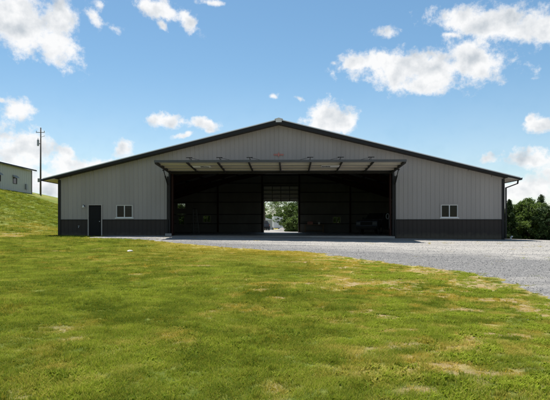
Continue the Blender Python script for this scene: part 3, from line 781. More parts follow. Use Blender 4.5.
# ------------------------------------------------------------------ things in and around the building
def pickup(loc, rz, paintm, label):
    T = empty('pickup_truck', loc, rz); tag(T, label, 'pickup truck')
    def arch(cx, r=.46, z=.52, n=9):
        return [(cx + r * math.cos(math.pi * k / (n - 1)), z - .12 + r * math.sin(math.pi * k / (n - 1))) for k in range(n)]
    f = [(-2.75, .42)] + arch(-1.85)[::-1][0:0]
    side = [(-2.78, .5)] + [(p[0], p[1]) for p in arch(-1.8)][::-1] + [(-.9, .38), (.9, .38)] + [(p[0], p[1]) for p in arch(1.85)][::-1] + [(2.75, .45), (2.82, .75), (2.76, 1.12), (2.5, 1.20), (1.25, 1.25), (1.1, 1.27), (-.75, 1.27), (-.76, 1.22), (-2.75, 1.22)]
    b = MB(); b.prism(side, 1, -.97, .97); body = b.build('body', paintm, T, bevel=.05)
    cab = MB()
    lo = [(1.18, 1.26), (-.74, 1.26)]; hi = [(.42, 1.86), (-.58, 1.86)]
    vs = [(1.18, -.93, 1.26), (1.18, .93, 1.26), (-.74, .93, 1.26), (-.74, -.93, 1.26), (.42, -.74, 1.86), (.42, .74, 1.86), (-.58, .74, 1.86), (-.58, -.74, 1.86)]
    cab.add(vs, [(0, 1, 2, 3), (7, 6, 5, 4), (0, 4, 5, 1), (1, 5, 6, 2), (2, 6, 7, 3), (3, 7, 4, 0)]); cab.build('cab', paintm, T, bevel=.07)
    def lerp(a, b, t): return tuple(p + (q - p) * t for p, q in zip(a, b))
    def quad(a, b, c, d, name, off):
        n = (Vector(b) - Vector(a)).cross(Vector(d) - Vector(a)).normalized() * off
        c0 = [sum(x) / 4 for x in zip(a, b, c, d)]
        pts = [lerp(c0, p, .86) for p in (a, b, c, d)]; g = MB()
        g.add([tuple(Vector(p) + n) for p in pts] + [tuple(Vector(p) + n * .2) for p in pts], [(0, 1, 2, 3), (7, 6, 5, 4), (0, 4, 5, 1), (1, 5, 6, 2), (2, 6, 7, 3), (3, 7, 4, 0)]); g.build(name, M['car_glass'], T)
    quad(vs[0], vs[1], vs[5], vs[4], 'windshield', .012); quad(vs[2], vs[3], vs[7], vs[6], 'rear_window', .012)
    quad(vs[1], vs[2], vs[6], vs[5], 'side_window', .012); quad(vs[3], vs[0], vs[4], vs[7], 'side_window', .012)
    bedm = MB(); bedm.box((-2.68, -.86, 1.221), (-.82, .86, 1.235)); bedm.build('bed_cover', M['black'], T)
    for cx in (-1.8, 1.85):
        for s in (-1, 1):
            w = MB(); n = 20
            w.tube([(cx, s * .74, .39), (cx, s * .77, .39), (cx, s * .93, .39), (cx, s * .96, .39)], [.35, .39, .39, .35], n); wh = w.build('wheel', M['rubber'], T)
            r = MB(); r.tube([(cx, s * .945, .39), (cx, s * .972, .39)], [.24, .20], 16); r.build('rim', M['chrome'], wh)
    g = MB(); g.box((2.78, -.52, .78), (2.835, .52, 1.05)); g.build('grille', M['black'], T)
    bp = MB(); bp.box((2.76, -.95, .48), (2.93, .95, .68)); bp.build('front_bumper', M['steel'], T, bevel=.03)
    bp = MB(); bp.box((-2.92, -.95, .5), (-2.76, .95, .68)); bp.build('rear_bumper', M['steel'], T, bevel=.03)
    for s in (-1, 1):
        hl = MB(); hl.box((2.74, s * .74 - .18, .82), (2.82, s * .74 + .18, 1.03)); hl.build('headlight', M['dull_alu'], T, bevel=.02)
        tl = MB(); tl.box((-2.80, s * .88 - .06, .8), (-2.77, s * .88 + .06, 1.15)); tl.build('tail_light', M['red'], T)
        mi = MB(); mi.box((.82, s * 1.08 - .09, 1.3), (.92, s * 1.08 + .09, 1.48)); mi.build('mirror', M['black'], T, bevel=.02)
    return T
g_ = NT('car_glass'); g_.b.inputs['Base Color'].default_value = (.012, .015, .017, 1); g_.b.inputs['Roughness'].default_value = .06; M['car_glass'] = g_.m
x, y, _ = bw(8.7, 11.5); pickup((x, y, 0), R(-122), M['truck_paint'], 'dark pickup truck parked in the shade inside the right of the bay')

def workbench():
    x, y, _ = bw(3.5, LEN - .95)
    T = empty('workbench', (x, y, 0), -TH); tag(T, 'wooden workbench against the back wall just right of the rear doorway', 'workbench')
    t = MB(); t.box((-1.1, -.36, .84), (1.1, .36, .90)); t.build('bench_top', M['wood'], T)
    for sx in (-1, 1):
        for sy in (-1, 1):
            l = MB(); l.box((sx * 1.0 - .045, sy * .28 - .045, 0), (sx * 1.0 + .045, sy * .28 + .045, .839)); l.build('leg', M['wood'], T)
    s = MB(); s.box((-.95, -.3, .22), (.95, .3, .26)); s.build('lower_shelf', M['wood'], T)
    K = empty('toolbox', (x - .45, y, .90), -TH); tag(K, 'red metal toolbox standing on the workbench', 'toolbox')
    b = MB(); b.box((-.32, -.18, 0), (.32, .18, .24)); b.build('body', M['red'], K, bevel=.01)
    b = MB(); b.prism([(-.32, .242), (.32, .242), (.26, .33), (-.26, .33)], 1, -.18, .18); b.build('lid', M['red'], K)
    b = MB(); b.tube([(-.12, 0, .33), (-.12, 0, .38), (.12, 0, .38), (.12, 0, .33)], .012, 6); b.build('handle', M['chrome'], K)
    b = MB(); b.prism([(-.13 + .13 * 0, 0), (.13, 0), (.11, .3), (-.11, .3)], 1, -.1, .1)
    c = MB(); c.tube([(0, 0, 0), (0, 0, .01), (0, 0, .24), (0, 0, .25)], [.10, .12, .13, .125], 16); c.tube([(0, 0, .25), (0, 0, .27)], [.11, .10], 16)
    o = c.build('white_pail', M['white'], None); o.location = (x + .55, y - .02, .90); tag(o, 'white pail standing on the workbench beside the red toolbox', 'pail')
workbench()

def ladder():
    x, y, _ = bw(-8.35, 14.5); T = empty('step_ladder', (x, y, 0), R(28)); tag(T, 'aluminium step ladder standing open inside the left of the bay', 'ladder')
    for s in (-1, 1):
        r = MB(); r.bar((s * .27, -.45, 0), (s * .17, -.03, 2.35), .07, .03); r.build('side_rail', M['dull_alu'], T)
        r = MB(); r.bar((s * .27, .50, 0), (s * .18, .05, 2.33), .04, .03); r.build('rear_leg', M['dull_alu'], T)
    for k in range(1, 8):
        z = k * .29; f = z / 2.35; w = .27 - .1 * f; yy = -.45 + .42 * f
        r = MB(); r.box((-w + .02, yy - .045, z - .015), (w - .02, yy + .045, z + .015)); r.build('step', M['dull_alu'], T)
    r = MB(); r.box((-.2, -.1, 2.34), (.2, .09, 2.40)); r.build('top_cap', M['black'], T)
ladder()
# coiled hose hung beside the right jamb, inside
hz = MB(); cx, cy = D1 - .32, .10
for k in range(5):
    pts = [(cx + (.09 + .012 * (k % 3)) * math.cos(a), cy - .03 * k, 1.35 + (.17 + .02 * (k % 2)) * math.sin(a)) for a in np.linspace(0, 2 * math.pi, 25)]
    hz.tube(pts, .018, 6, caps=False)
hz.tube([(cx + .10, cy - .05, 1.3), (cx + .12, cy - .05, .8), (cx + .10, cy - .07, .5)], .018, 6)
o = hz.build('garden_hose', M['hose'], None, smooth=True); o.location = (BX, BY, 0); o.rotation_euler = (0, 0, -TH); tag(o, 'pale coiled garden hose hanging inside the right jamb of the bay', 'hose')
# concrete block at the foot of the left jamb
x, y, _ = bw(D0 - .05, -.42); zb = gh(x, y)
c = MB(); c.box((-.20, -.10, 0), (.20, -.065, .19)); c.box((-.20, .065, 0), (.20, .10, .19))
for q in (-.2, -.017, .165): c.box((q, -.0649, 0), (q + .035, .0649, .19))
o = c.build('concrete_block', M['greyblock'], None, bevel=.006); o.location = (x, y, -.012); o.rotation_euler = (0, 0, .5); tag(o, 'grey hollow concrete block lying at the foot of the left bay jamb', 'block')
# white drain stub by the right corner
x, y, _ = bw(W2 + .38, -.35); c = MB(); c.tube([(0, 0, 0), (0, 0, .16), (0, -.03, .24), (0, -.12, .28), (0, -.2, .28)], .055, 12); o = c.build('drain_pipe', M['white'], None, smooth=True)
o.location = (x, y, gh(x, y) - .02); tag(o, 'white plastic drain pipe stub at the right corner of the building', 'pipe')
def rock(x, y, s, label, seed):
    rnd = np.random.RandomState(seed); mb = MB(); n = 10; vs = []; fs = []
    for i in range(7):
        ph = math.pi * i / 6
        for j in range(n):
            t = 2 * math.pi * j / n; k = 1 + .35 * (rnd.rand() - .5)
            vs.append((s * k * math.sin(ph) * math.cos(t) * 1.3, s * k * math.sin(ph) * math.sin(t), s * .62 * k * math.cos(ph)))
    for i in range(6):
        for j in range(n): fs.append((i * n + j, (i + 1) * n + j, (i + 1) * n + (j + 1) % n, i * n + (j + 1) % n))
    mb.add(vs, fs); o = mb.build('rock', M['whiterock'], None); o.location = (x, y, gh(x, y) + s * .35); tag(o, label, 'rock'); return o
rock(-5.85, 21.8, .09, 'pale rock lying alone in the lawn below the walk door', 3)

# ------------------------------------------------------------------ utility pole on the knoll
px_, py_ = -38.2, 88.0; pz = gh(px_, py_)
UP = empty('utility_pole', (px_, py_, pz)); tag(UP, 'dark wooden utility pole with transformer beside the hill building', 'utility pole')
p = MB(); p.tube([(0, 0, -.5), (0, 0, 4), (.03, 0, 10.9)], [.15, .13, .09], 12); p.build('pole', M['pole'], UP, smooth=True)
p = MB(); p.box((-.7, -.13, 10.06), (.7, -.05, 10.14)); p.build('crossarm', M['pole'], UP)
for x in (-.64, .64):
    i_ = MB(); i_.tube([(x, -.09, 10.17), (x, -.09, 10.24), (x, -.09, 10.30), (x, -.09, 10.38)], [.03, .07, .05, .03], 8); i_.build('insulator', M['transformer'], UP)
p = MB(); p.tube([(-.36, -.12, 7.9), (-.36, -.12, 8.0), (-.36, -.12, 8.85), (-.36, -.12, 8.95)], [.12, .17, .17, .11], 14); p.tube([(-.36, -.12, 8.95), (-.36, -.12, 9.2)], .04, 6); p.box((-.2, -.06, 8.2), (.02, 0, 8.35)); p.build('transformer', M['transformer'], UP)
p = MB(); p.box((-.34, -.34, 2.0), (.0, -.16, 2.6)); p.build('meter_box', M['transformer'], UP)
p = MB(); p.bar((0.05, -.1, 9.3), (.75, -.1, 9.55), .05); p.build('cutout_arm', M['transformer'], UP)

# ------------------------------------------------------------------ building on the knoll
HX, HY0, HY1 = -38.0, 52.0, 84.4; HG = 5.25; HE = 9.45
HB = empty('hill_building', (HX, HY1, HG)); tag(HB, 'pale metal building with dark eave standing on the grassy knoll', 'building')
Ls = HY1 - HY0; Wd = 14.0
hm = lambda u, d, z: (d, -u, z)
hw = [(9.7, 10.75, 1.75, 2.5), (5.0, 6.05, 1.75, 2.5), (15.5, 16.5, 1.75, 2.5)]
ribbed(hm, 0, Ls, -1.5, lambda u: HE - HG, hw, pitch=.6).build('wall', M['siding_hill'], HB)
gp = .25
for yy in (0.0, -Ls):
    w_ = MB(); w_.prism([(-Wd, -1.5), (-.03, -1.5), (-.03, HE - HG), (-Wd / 2, HE - HG + gp * Wd / 2), (-Wd, HE - HG)], 1, yy - .03 if yy < 0 else yy - .1, yy + .1 if yy < 0 else yy - .002); w_.build('end_wall', M['siding_hill'], HB)
w_ = MB(); w_.box((-Wd - .02, -Ls, -1.5), (-Wd + .05, 0, HE - HG)); w_.build('rear_wall', M['siding_hill'], HB)
for s in (0, 1):
    r = MB(); z0 = HE - HG
    pts = [(.5, z0 + .02), (.5, z0 + .12), (-Wd / 2, z0 + .12 + gp * (Wd / 2 + .5)), (-Wd / 2, z0 + .02 + gp * (Wd / 2 + .5))]
    if s: pts = [(-Wd - q[0], q[1]) for q in pts]
    r.prism(pts, 1, -Ls - .4, .4); r.build('roof', M['roof'], HB)
    g = MB(); xx = .5 if not s else -Wd - .62
    g.box((xx + .001, -Ls - .38, z0 - .10), (xx + .12, .38, z0 + .08)); g.build('gutter', M['trim'], HB)
c = MB(); c.box((-.1, -.14, -1.2), (.04, .03, HE - HG)); c.build('corner_trim', M['trim'], HB)
for q in hw:
    f = MB(); f.box((-.02, -q[1] - .07, q[2] - .07), (.05, -q[0] + .07, q[2])); f.box((-.02, -q[1] - .07, q[3]), (.05, -q[0] + .07, q[3] + .07)); f.box((-.02, -q[1] - .07, q[2]), (.05, -q[1], q[3])); f.box((-.02, -q[0], q[2]), (.05, -q[0] + .07, q[3]))
    o = f.build('window', M['trim'], HB); g = MB(); g.box((-.01, -q[1], q[2]), (.0, -q[0], q[3])); g.build('pane', M['car_glass'], o)
    a = MB(); a.prism([(.03, q[3] + .12), (.42, q[3] + .02), (.42, q[3] + .05), (.03, q[3] + .42)], 1, -q[1] - .15, -q[0] + .15); a.build('awning', M['transformer'], o)
m_ = MB(); m_.box((.03, -2.3, 1.1), (.22, -1.8, 1.9)); m_.build('electric_box', M['transformer'], HB)

# ------------------------------------------------------------------ trees and shrubs
def tree(name, label, cat, loc, h, rad, seed, mat, kind='round', group=None, base=.15, leaf=.10, n_cl=220, per=34, trunk=True):
    rs = np.random.RandomState(seed)
    T = empty(name, loc); tag(T, label, cat, group)
    rt = max(.035, h * .018)
    tm = MB(); lean = (rs.rand(2) - .5) * .08 * h
    tm.tube([(0, 0, -.15), (lean[0] * .3, lean[1] * .3, h * .3), (lean[0] * .7, lean[1] * .7, h * .6), (lean[0], lean[1], h * .88)], [rt * 1.25, rt, rt * .6, rt * .2], 8)
    for k in range(9):
        a = rs.rand() * 6.28; z = h * (.14 + .62 * rs.rand()); rr = rad * (.75 if kind != 'cone' else .8 * (1 - z / h)) * (.6 + .4 * rs.rand())
        s0 = Vector((lean[0] * z / h, lean[1] * z / h, z)); e0 = s0 + Vector((rr * math.cos(a), rr * math.sin(a), rr * (.55 if kind != 'cone' else .12)))
        md = s0.lerp(e0, .5) + Vector((0, 0, rr * .06)); tm.tube([s0, md, e0], [rt * .5, rt * .32, rt * .1], 6)
    tm.build('trunk', M['bark'], T, smooth=True)
    # clump centres
    cz = rs.rand(n_cl); an = rs.rand(n_cl) * 6.28
    if kind == 'cone':
        cz = cz ** 1.35; prof = (1 - cz) ** .8 * (.9 + .25 * np.sin(cz * 23 + seed)); z = h * (base + (1.0 - base) * cz)
    elif kind == 'column':
        prof = np.sqrt(np.clip(1 - (2 * cz - 1) ** 4, 0, 1)) * .9; z = h * (base + (.97 - base) * cz)
    else:
        prof = np.sqrt(np.clip(1 - (2 * cz - .92) ** 2 * .92, 0.02, 1)); z = h * (base + (.95 - base) * cz)
    lobes = 1 + .32 * np.sin(an * 3 + seed) + .22 * np.sin(an * 5 + cz * 9 + seed * 2)
    rr = rad * prof * lobes * np.sqrt(rs.rand(n_cl)) ** .55
    cc = np.stack([rr * np.cos(an) + lean[0] * .8, rr * np.sin(an) + lean[1] * .8, z + (rs.rand(n_cl) - .5) * .08 * h], 1)
    cr = rad * (.12 + .13 * rs.rand(n_cl)); tone = np.clip(.5 + .28 * rs.randn(n_cl), 0, 1)
    idx = np.repeat(np.arange(n_cl), per); n = len(idx)
    dirs = rs.randn(n, 3); dirs /= np.linalg.norm(dirs, axis=1)[:, None]
    pos = cc[idx] + dirs * (cr[idx] * rs.rand(n) ** .45)[:, None] * np.array([1, 1, .75 if kind != 'cone' else 1.05])
    # leaf quads
    nrm = rs.randn(n, 3); nrm[:, 2] = np.abs(nrm[:, 2]) + .25; nrm /= np.linalg.norm(nrm, axis=1)[:, None]
    a = np.cross(nrm, rs.randn(n, 3)); a /= np.linalg.norm(a, axis=1)[:, None]; b = np.cross(nrm, a)
    s = leaf * (.6 + .8 * rs.rand(n)); asp = .55 if kind != 'cone' else .35
    A = a * s[:, None] * .5; B = b * (s * asp)[:, None] * .5
    V = np.stack([pos - A, pos + B * .9, pos + A, pos - B * .9], 1).reshape(-1, 3)
    me = np_mesh('crown', V, np.arange(n * 4).reshape(-1, 4))
    fattr(me, 'tone', np.repeat(np.clip(tone[idx] + .16 * rs.randn(n), 0, 1), 4))
    me.materials.append(M[mat]); o = bpy.data.objects.new('crown', me); COL.objects.link(o); o.parent = T
    return T
def at(px, Y): return ((px - 275) / 540 * Y, Y)
# thicket beyond the right corner
shr = [  # photo column, distance, height, radius, material, kind, label
    (509, 41.5, 3.0, .75, 'leaf_dark', 'cone', 'slim dark cedar hard against the right corner of the building'),
    (517, 43.0, 2.7, 1.15, 'leaf_mid', 'round', 'low green bush just right of the slim cedar by the corner'),
    (529, 42.0, 3.35, 1.45, 'leaf_mid', 'round', 'tall rounded green bush, the highest of the right thicket'),
    (541, 44.5, 3.8, 1.05, 'leaf_dark', 'cone', 'pointed dark cedar behind the tall rounded bush at right'),
    (549, 41.0, 2.75, 1.3, 'leaf_dark', 'round', 'dark bush at the right edge of the photo beside the gravel'),
    (523, 48.0, 3.3, 1.6, 'leaf_dark', 'round', 'dark bush filling the gap behind the low green bush'),
    (562, 43.0, 3.3, 1.5, 'leaf_mid', 'round', 'green bush just past the right edge of the thicket'),
    (576, 45.0, 4.0, 1.2, 'leaf_dark', 'cone', 'pointed cedar at the far right end of the thicket')]
for i, (px, Y, h, r, m, k, lab) in enumerate(shr):
    x, y = at(px, Y); z = gh(x, y)
    tree('cedar_tree' if k == 'cone' else 'bush', lab, 'tree' if k == 'cone' else 'bush', (x, y, z - .1), h, r, 100 + i, m, k, 'trees and bushes right of the building', base=.02, leaf=.15 if k == 'round' else .13, n_cl=260, per=46)
# seen through the rear doorway
bk = [(291, 84, 4.6, 1.9, 'leaf_mid', 'round', 'spreading green tree framed by the right of the rear doorway', .2),
      (279, 132, 8.2, 3.6, 'leaf_mid', 'round', 'taller tree behind the white trailer in the rear doorway', .35),
      (293, 79, 2.3, 1.3, 'leaf_lime', 'round', 'yellow-green shrub low in the right of the rear doorway', .03),
      (299, 92, 5.6, 3.0, 'leaf_dark', 'round', 'dark tree at the right jamb of the rear doorway', .05),
      (265, 110, 8.2, 2.0, 'leaf_mid', 'round', 'thin-leaved tree at the left jamb of the rear doorway', .45),
      (204, 82, 3.6, 2.4, 'leaf_mid', 'round', 'green tree behind the left rear window', .1),
      (180, 80, 4.2, 2.2, 'leaf_lime', 'round', 'light green tree behind the glazed rear door', .1),
      (338, 84, 3.4, 2.2, 'leaf_mid', 'round', 'green tree behind the right rear window', .1)]
for i, (px, Y, h, r, m, k, lab, ba) in enumerate(bk):
    x, y = at(px, Y)
    tree('broadleaf_tree', lab, 'tree', (x, y, gh(x, y) - .1), h, r, 300 + i * 7, m, k, 'trees behind the building', base=ba, leaf=.24, n_cl=200 if i != 4 else 26, per=34)

# white cargo trailer and a low pale shed beyond the rear door
x, y = at(278.6, 118); zg = gh(x, y)
T = empty('cargo_trailer', (x, y, zg), R(6)); tag(T, 'white cargo trailer seen through the rear doorway', 'trailer')
b = MB(); b.box((-1.0, 0, .45), (1.0, 4.2, 3.0)); b.build('box_body', M['white'], T, bevel=.04)
b = MB(); b.box((-.93, -.04, .55), (-.01, -.001, 2.85)); b.build('rear_door', M['white'], T); b = MB(); b.box((.01, -.04, .55), (.93, -.001, 2.85)); b.build('rear_door', M['white'], T)
for s in (-1, 1):
    w = MB(); w.tube([(s * 1.02 - .1, 2.2, .38), (s * 1.02 + .1, 2.2, .38)], .38, 16); w.build('wheel', M['rubber'], T)
b = MB(); b.box((-.9, -.1, .35), (.9, .0, .449)); b.build('bumper', M['steel'], T)
x, y = at(266, 128); zg = gh(x, y)
T = empty('pale_shed', (x, y, zg), 0); tag(T, 'low pale shed at the left of the rear doorway', 'shed')
b = MB(); b.box((-3.2, 0, -.3), (1.6, 6, 2.3)); b.build('wall', M['siding_hill'], T)
b = MB(); b.prism([(-3.5, 2.301), (1.9, 2.301), (-.8, 3.0)], 1, -.3, 6.3); b.build('roof', M['white'], T)
b = MB(); b.box((-2.4, -.05, -.2), (-.6, -.002, 2.0)); b.build('door', M['steel'], T)
x, y = at(263.5, 104); pickup((x, y, gh(x, y)), R(97), M['truck_paint'], 'dark pickup truck parked outside beyond the rear doorway')
# heap of pale gravel
lx_ = np.linspace(-7, 9, 65); ly_ = np.linspace(61.6, 150, 180)
me, X, Y = grid_mesh('gravel_lane', lx_, ly_, lambda X, Y: ground_h(X, Y) + .03 + np.clip((6.5 - np.abs(X - 1) + 1.5 * (fbm(X, Y, 2, 7, 3) - .5)) * .1, -.2, .0))
fattr(me, 'dust', np.full(X.shape, .9)); me.materials.append(gravel.data.materials[0]); o = bpy.data.objects.new('gravel_lane', me); COL.objects.link(o); tag(o, kind='structure')
rs = np.random.RandomState(4); x0, y0 = at(282.5, 90); xs_ = np.linspace(-1.6, 1.6, 33); ys_ = np.linspace(-1.4, 1.4, 29)
me, X, Y = grid_mesh('gravel_heap', xs_, ys_, lambda X, Y: .62 * np.clip(1 - np.hypot(X / 1.5, Y / 1.3) ** 1.3, -.12, 1) + .10 * (fbm(X, Y, .3, 5, 3) - .5) - .03)
fattr(me, 'dust', np.full(X.shape, .8)); me.materials.append(gravel.data.materials[0]); o = bpy.data.objects.new('gravel_heap', me); COL.objects.link(o); o.location = (x0, y0, gh(x0, y0)); tag(o, 'low heap of pale gravel outside the rear doorway', 'gravel heap')

# far wood closing the horizon all round the back
rs = np.random.RandomState(9); n_cl = 2600; az = R(-75) + rs.rand(n_cl) * R(150); rr = 260 + rs.rand(n_cl) * 60
cx = rr * np.sin(az); cy = rr * np.cos(az); hh = 5.5 + 3.5 * fbm(cx, cy, 30, 8, 3); cz = ground_h(cx, cy) + hh * rs.rand(n_cl)
per = 26; idx = np.repeat(np.arange(n_cl), per); n = len(idx); dr = rs.randn(n, 3); pos = np.stack([cx, cy, cz], 1)[idx] + dr * np.array([2.2, 2.2, .9]); a = rs.randn(n, 3); b = rs.randn(n, 3)
a /= np.linalg.norm(a, axis=1)[:, None]; b -= a * (a * b).sum(1)[:, None]; b /= np.linalg.norm(b, axis=1)[:, None]; a *= .75; b *= .5
me = np_mesh('far_wood', np.stack([pos - a, pos + b, pos + a, pos - b], 1).reshape(-1, 3), np.arange(n * 4).reshape(-1, 4)); fattr(me, 'tone', np.repeat(rs.rand(n), 4)); me.materials.append(M['leaf_dark'])
o = bpy.data.objects.new('far_wood', me); COL.objects.link(o); tag(o, 'far dark wood along the horizon behind the building', 'wood', kind='stuff')

# ------------------------------------------------------------------ grass, weeds, loose stones
def inst_mat_grass(name, c_green, c_dry, trans=.4):
    m = NT(name)
    dr = m.attr('dry', 'INSTANCER').outputs['Fac']; tn = m.attr('tn', 'INSTANCER').outputs['Fac']
    hgt = m.attr('hg').outputs['Fac']
    g = m.mix(tn, c_green[0], c_green[1]); y = m.mix(tn, c_dry[0], c_dry[1])
    bt = m.attr('bt').outputs['Fac']
    w = m.math('ADD', dr, m.math('MULTIPLY', m.math('SUBTRACT', bt, .5), .9), clamp=True)
    c = m.mix(w, g, y)
    m.l(c, m.b.inputs['Base Color']); m.b.inputs['Roughness'].default_value = .7; m.b.inputs['Specular IOR Level'].default_value = .08
    tl = m.n('ShaderNodeBsdfTranslucent'); m.l(c, tl.inputs[0]); mx = m.n('ShaderNodeMixShader'); mx.inputs[0].default_value = trans
    m.l(m.b.outputs[0], mx.inputs[1]); m.l(tl.outputs[0], mx.inputs[2]); m.l(mx.outputs[0], m.out.inputs[0]); return m.m
GM = inst_mat_grass('lawn_blades', ((.085, .140, .010), (.262, .325, .022)), ((.47, .35, .035), (.58, .45, .13)))
def clump(name, n, spread, h, w, seed, lean=.5, broad=False):
    rs = np.random.RandomState(seed); ang = rs.rand(n) * 6.28; rr = spread * np.sqrt(rs.rand(n)); bx = rr * np.cos(ang); by = rr * np.sin(ang)
    hh = h * (.45 + .75 * rs.rand(n)); d = rs.rand(n) * 6.28; ln = hh * lean * (.3 + rs.rand(n)); ww = w * (.6 + .8 * rs.rand(n))
    fx = np.cos(d); fy = np.sin(d); sx = -fy; sy = fx
    V = []; Z = np.zeros(n) - .01
    def P(t, wd): return (bx + fx * ln * t * t, by + fy * ln * t * t, Z + (hh + .01) * (t if not broad else t * (1.35 - .35 * t)), wd)
    if broad: lv = [(0, .15), (.45, 1.0), (1, .1)]
    else: lv = [(0, .8), (.55, .75), (1, .08)]
    for t, wd in lv:
        x, y, z, _ = P(t, wd)
        V.append(np.stack([x - sx * ww * wd / 2, y - sy * ww * wd / 2, z], 1)); V.append(np.stack([x + sx * ww * wd / 2, y + sy * ww * wd / 2, z], 1))
    V = np.stack(V, 1).reshape(-1, 3); k = np.arange(n)[:, None] * 6
    F = np.concatenate([k + np.array([0, 1, 3, 2]), k + np.array([2, 3, 5, 4])], 0)
    me = np_mesh(name, V, F); fattr(me, 'bt', np.repeat(rs.rand(n), 6)); me.materials.append(GM)
    return bpy.data.objects.new(name, me)
def scatter(name, srcs, pts, rot, scl, pick, attrs, label, cat, mat=None):
    src = bpy.data.collections.new(name + '_source')
    for o in srcs: src.objects.link(o)
    me = bpy.data.meshes.new(name); me.vertices.add(len(pts)); me.vertices.foreach_set('co', np.asarray(pts, np.float32).ravel())
    vattr(me, 'rot', rot); fattr(me, 'scl', scl)
    a = me.attributes.new('pick', 'INT', 'POINT'); a.data.foreach_set('value', np.asarray(pick, np.int32))
    for k, v in attrs.items(): fattr(me, k, v)
    if mat: me.materials.append(mat)
    o = bpy.data.objects.new(name, me); COL.objects.link(o); tag(o, label, cat, kind='stuff')
    g = bpy.data.node_groups.new(name, 'GeometryNodeTree')
    g.interface.new_socket('Geometry', in_out='INPUT', socket_type='NodeSocketGeometry'); g.interface.new_socket('Geometry', in_out='OUTPUT', socket_type='NodeSocketGeometry')
    gi = g.nodes.new('NodeGroupInput'); go = g.nodes.new('NodeGroupOutput'); ip = g.nodes.new('GeometryNodeInstanceOnPoints')
    ci = g.nodes.new('GeometryNodeCollectionInfo'); ci.inputs['Collection'].default_value = src; ci.inputs['Separate Children'].default_value = True; ci.inputs['Reset Children'].default_value = True
    def na(nm, dt):
        q = g.nodes.new('GeometryNodeInputNamedAttribute'); q.data_type = dt; q.inputs['Name'].default_value = nm; return q.outputs[0]
    L = g.links.new
    L(gi.outputs[0], ip.inputs['Points']); L(ci.outputs[0], ip.inputs['Instance']); ip.inputs['Pick Instance'].default_value = True
    L(na('pick', 'INT'), ip.inputs['Instance Index']); L(na('rot', 'FLOAT_VECTOR'), ip.inputs['Rotation']); L(na('scl', 'FLOAT'), ip.inputs['Scale']); L(ip.outputs[0], go.inputs[0])
    md = o.modifiers.new('scatter', 'NODES'); md.node_group = g
    return o
rs = np.random.RandomState(77)
def wedge(n, y0, y1, k=.60, pad=1.5):
    Y = np.sqrt(y0 ** 2 + rs.rand(n) * (y1 ** 2 - y0 ** 2)); X = (rs.rand(n) * 2 - 1) * (k * Y + pad); return X, Y
PX, PY, PS = [], [], []
for (n, a, b, s) in ((26000, 3.6, 11, 1.0), (34000, 11, 22, 1.25), (26000, 22, 36, 1.7), (15000, 36, 78, 3.0)):
    x, y = wedge(n, a, b)
    if a >= 36: x = -np.abs(x) - 6
    PX.append(x); PY.append(y); PS.append(np.full(n, s))
X = np.concatenate(PX); Y = np.concatenate(PY); S = np.concatenate(PS)
d, b = wear(X, Y); sd = edge_sd(X, Y)
u_ = (X - BX) * math.cos(TH) - (Y - BY) * math.sin(TH); v_ = (X - BX) * math.sin(TH) + (Y - BY) * math.cos(TH)
inb = (np.abs(u_) < W2 + .15) & (v_ > -.12)
hb = (X < HX + .3) & (Y > HY0)
keep = (rs.rand(len(X)) > b * .62) & (rs.rand(len(X)) > sstep(sd, -.4, .2) * .90 + .095 * sstep(sd, .1, 1.0)) & ~inb & ~hb
X, Y, S, d, b = [q[keep] for q in (X, Y, S, d, b)]; n = len(X)
lush = fbm(X, Y, 1.1, 131, 4)
pick = np.where(rs.rand(n) < .12 + .25 * sstep(lush, .52, .7), 2, np.where(rs.rand(n) < .5, 0, 1)); pick = np.where((rs.rand(n) < .03 + .10 * (Y < 11) * sstep(lush, .45, .6)), 3, pick)
scl = S * (.42 + .42 * rs.rand(n)) * (.55 + .9 * lush) * (1 - .45 * np.exp(-np.abs(sd[keep]) / 1.2)) * (1 - .45 * b)
tn = np.clip(.42 + .22 * rs.randn(n) + (fbm(X, Y, 2.2, 141, 4) - .5) * 1.1 + (fbm(X, Y, .45, 147, 3) - .5) * 1.6, 0, 1)
weedy = sstep(fbm(X, Y, .42, 151, 3), .52, .60) * sstep(X, .2, 2.5) * (Y < 20)
pick = np.where(rs.rand(n) < .6 * weedy, 2, pick); scl = scl * (1 + .3 * weedy)
cl = [clump('a_blades', 90, .14, .05, .006, 1, .9), clump('b_blades', 80, .16, .04, .007, 2, 1.3), clump('c_weeds', 34, .12, .042, .022, 3, 1.1, True), clump('d_tuft', 46, .05, .10, .006, 4, .6)]
scatter('lawn_grass', cl, np.stack([X, Y, ground_h(X, Y)], 1), np.stack([np.zeros(n), np.zeros(n), rs.rand(n) * 6.28], 1), scl, pick, {'dry': np.clip(d * .85 + .7 * b, 0, 1) * (1 - .9 * weedy), 'tn': np.clip(tn + .5 * weedy, 0, 1)}, 'green and yellowed mown lawn grass growing in front of the gravel yard', 'grass', GM)

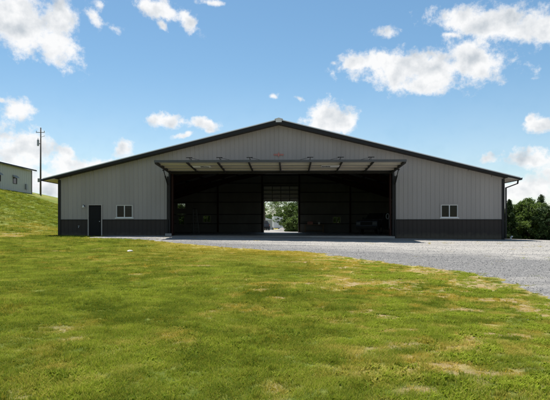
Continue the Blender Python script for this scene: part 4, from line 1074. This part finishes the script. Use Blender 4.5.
# loose stones
def stone_obj(name, seed):
    r2 = np.random.RandomState(seed); n = 7; vs = []; fs = []
    for i in range(5):
        ph = math.pi * i / 4
        for j in range(n):
            t = 2 * math.pi * j / n; k = 1 + .5 * (r2.rand() - .5); vs.append((.5 * k * math.sin(ph) * math.cos(t) * 1.2, .5 * k * math.sin(ph) * math.sin(t), .36 * k * math.cos(ph)))
    for i in range(4):
        for j in range(n): fs.append((i * n + j, (i + 1) * n + j, (i + 1) * n + (j + 1) % n, i * n + (j + 1) % n))
    me = bpy.data.meshes.new(name); me.from_pydata(vs, [], fs); me.materials.append(SM); return bpy.data.objects.new(name, me)
m = NT('limestone_chips'); c = m.ramp(m.attr('tn', 'INSTANCER').outputs['Fac'], [(0, (.09, .09, .095)), (.5, (.18, .178, .172)), (1, (.36, .35, .33))]); m.l(c, m.b.inputs['Base Color']); m.b.inputs['Roughness'].default_value = .9; SM = m.m
X, Y = wedge(150000, 8.0, 36, .60, 1.0); sd = edge_sd(X, Y); far = sstep(Y, 10, 36)
keep = ((sd > -.1) & (rs.rand(len(X)) < .34 - .26 * far)) | ((sd > -1.0) & (rs.rand(len(X)) < .06)) | ((X > 1.5) & (Y < 14) & (rs.rand(len(X)) < .012))
u_ = (X - BX) * math.cos(TH) - (Y - BY) * math.sin(TH); v_ = (X - BX) * math.sin(TH) + (Y - BY) * math.cos(TH)
keep &= ~((v_ > -.15) | ((v_ > -.5) & (u_ > D0 - .2) & (u_ < D1 + .2)))
X, Y, sd = X[keep], Y[keep], sd[keep]; n = len(X)
Z = np.maximum(gravel_h(X, Y), ground_h(X, Y))
scatter('loose_gravel', [stone_obj('stone_a', 1), stone_obj('stone_b', 2), stone_obj('stone_c', 3)], np.stack([X, Y, Z + .002], 1), rs.rand(n, 3) * 6.28, .012 + .020 * rs.rand(n) ** 2.4, rs.randint(0, 3, n), {'tn': np.clip(.62 + .2 * rs.randn(n), 0, 1)}, 'loose grey limestone chips scattered over the yard and its edge', 'gravel', SM)
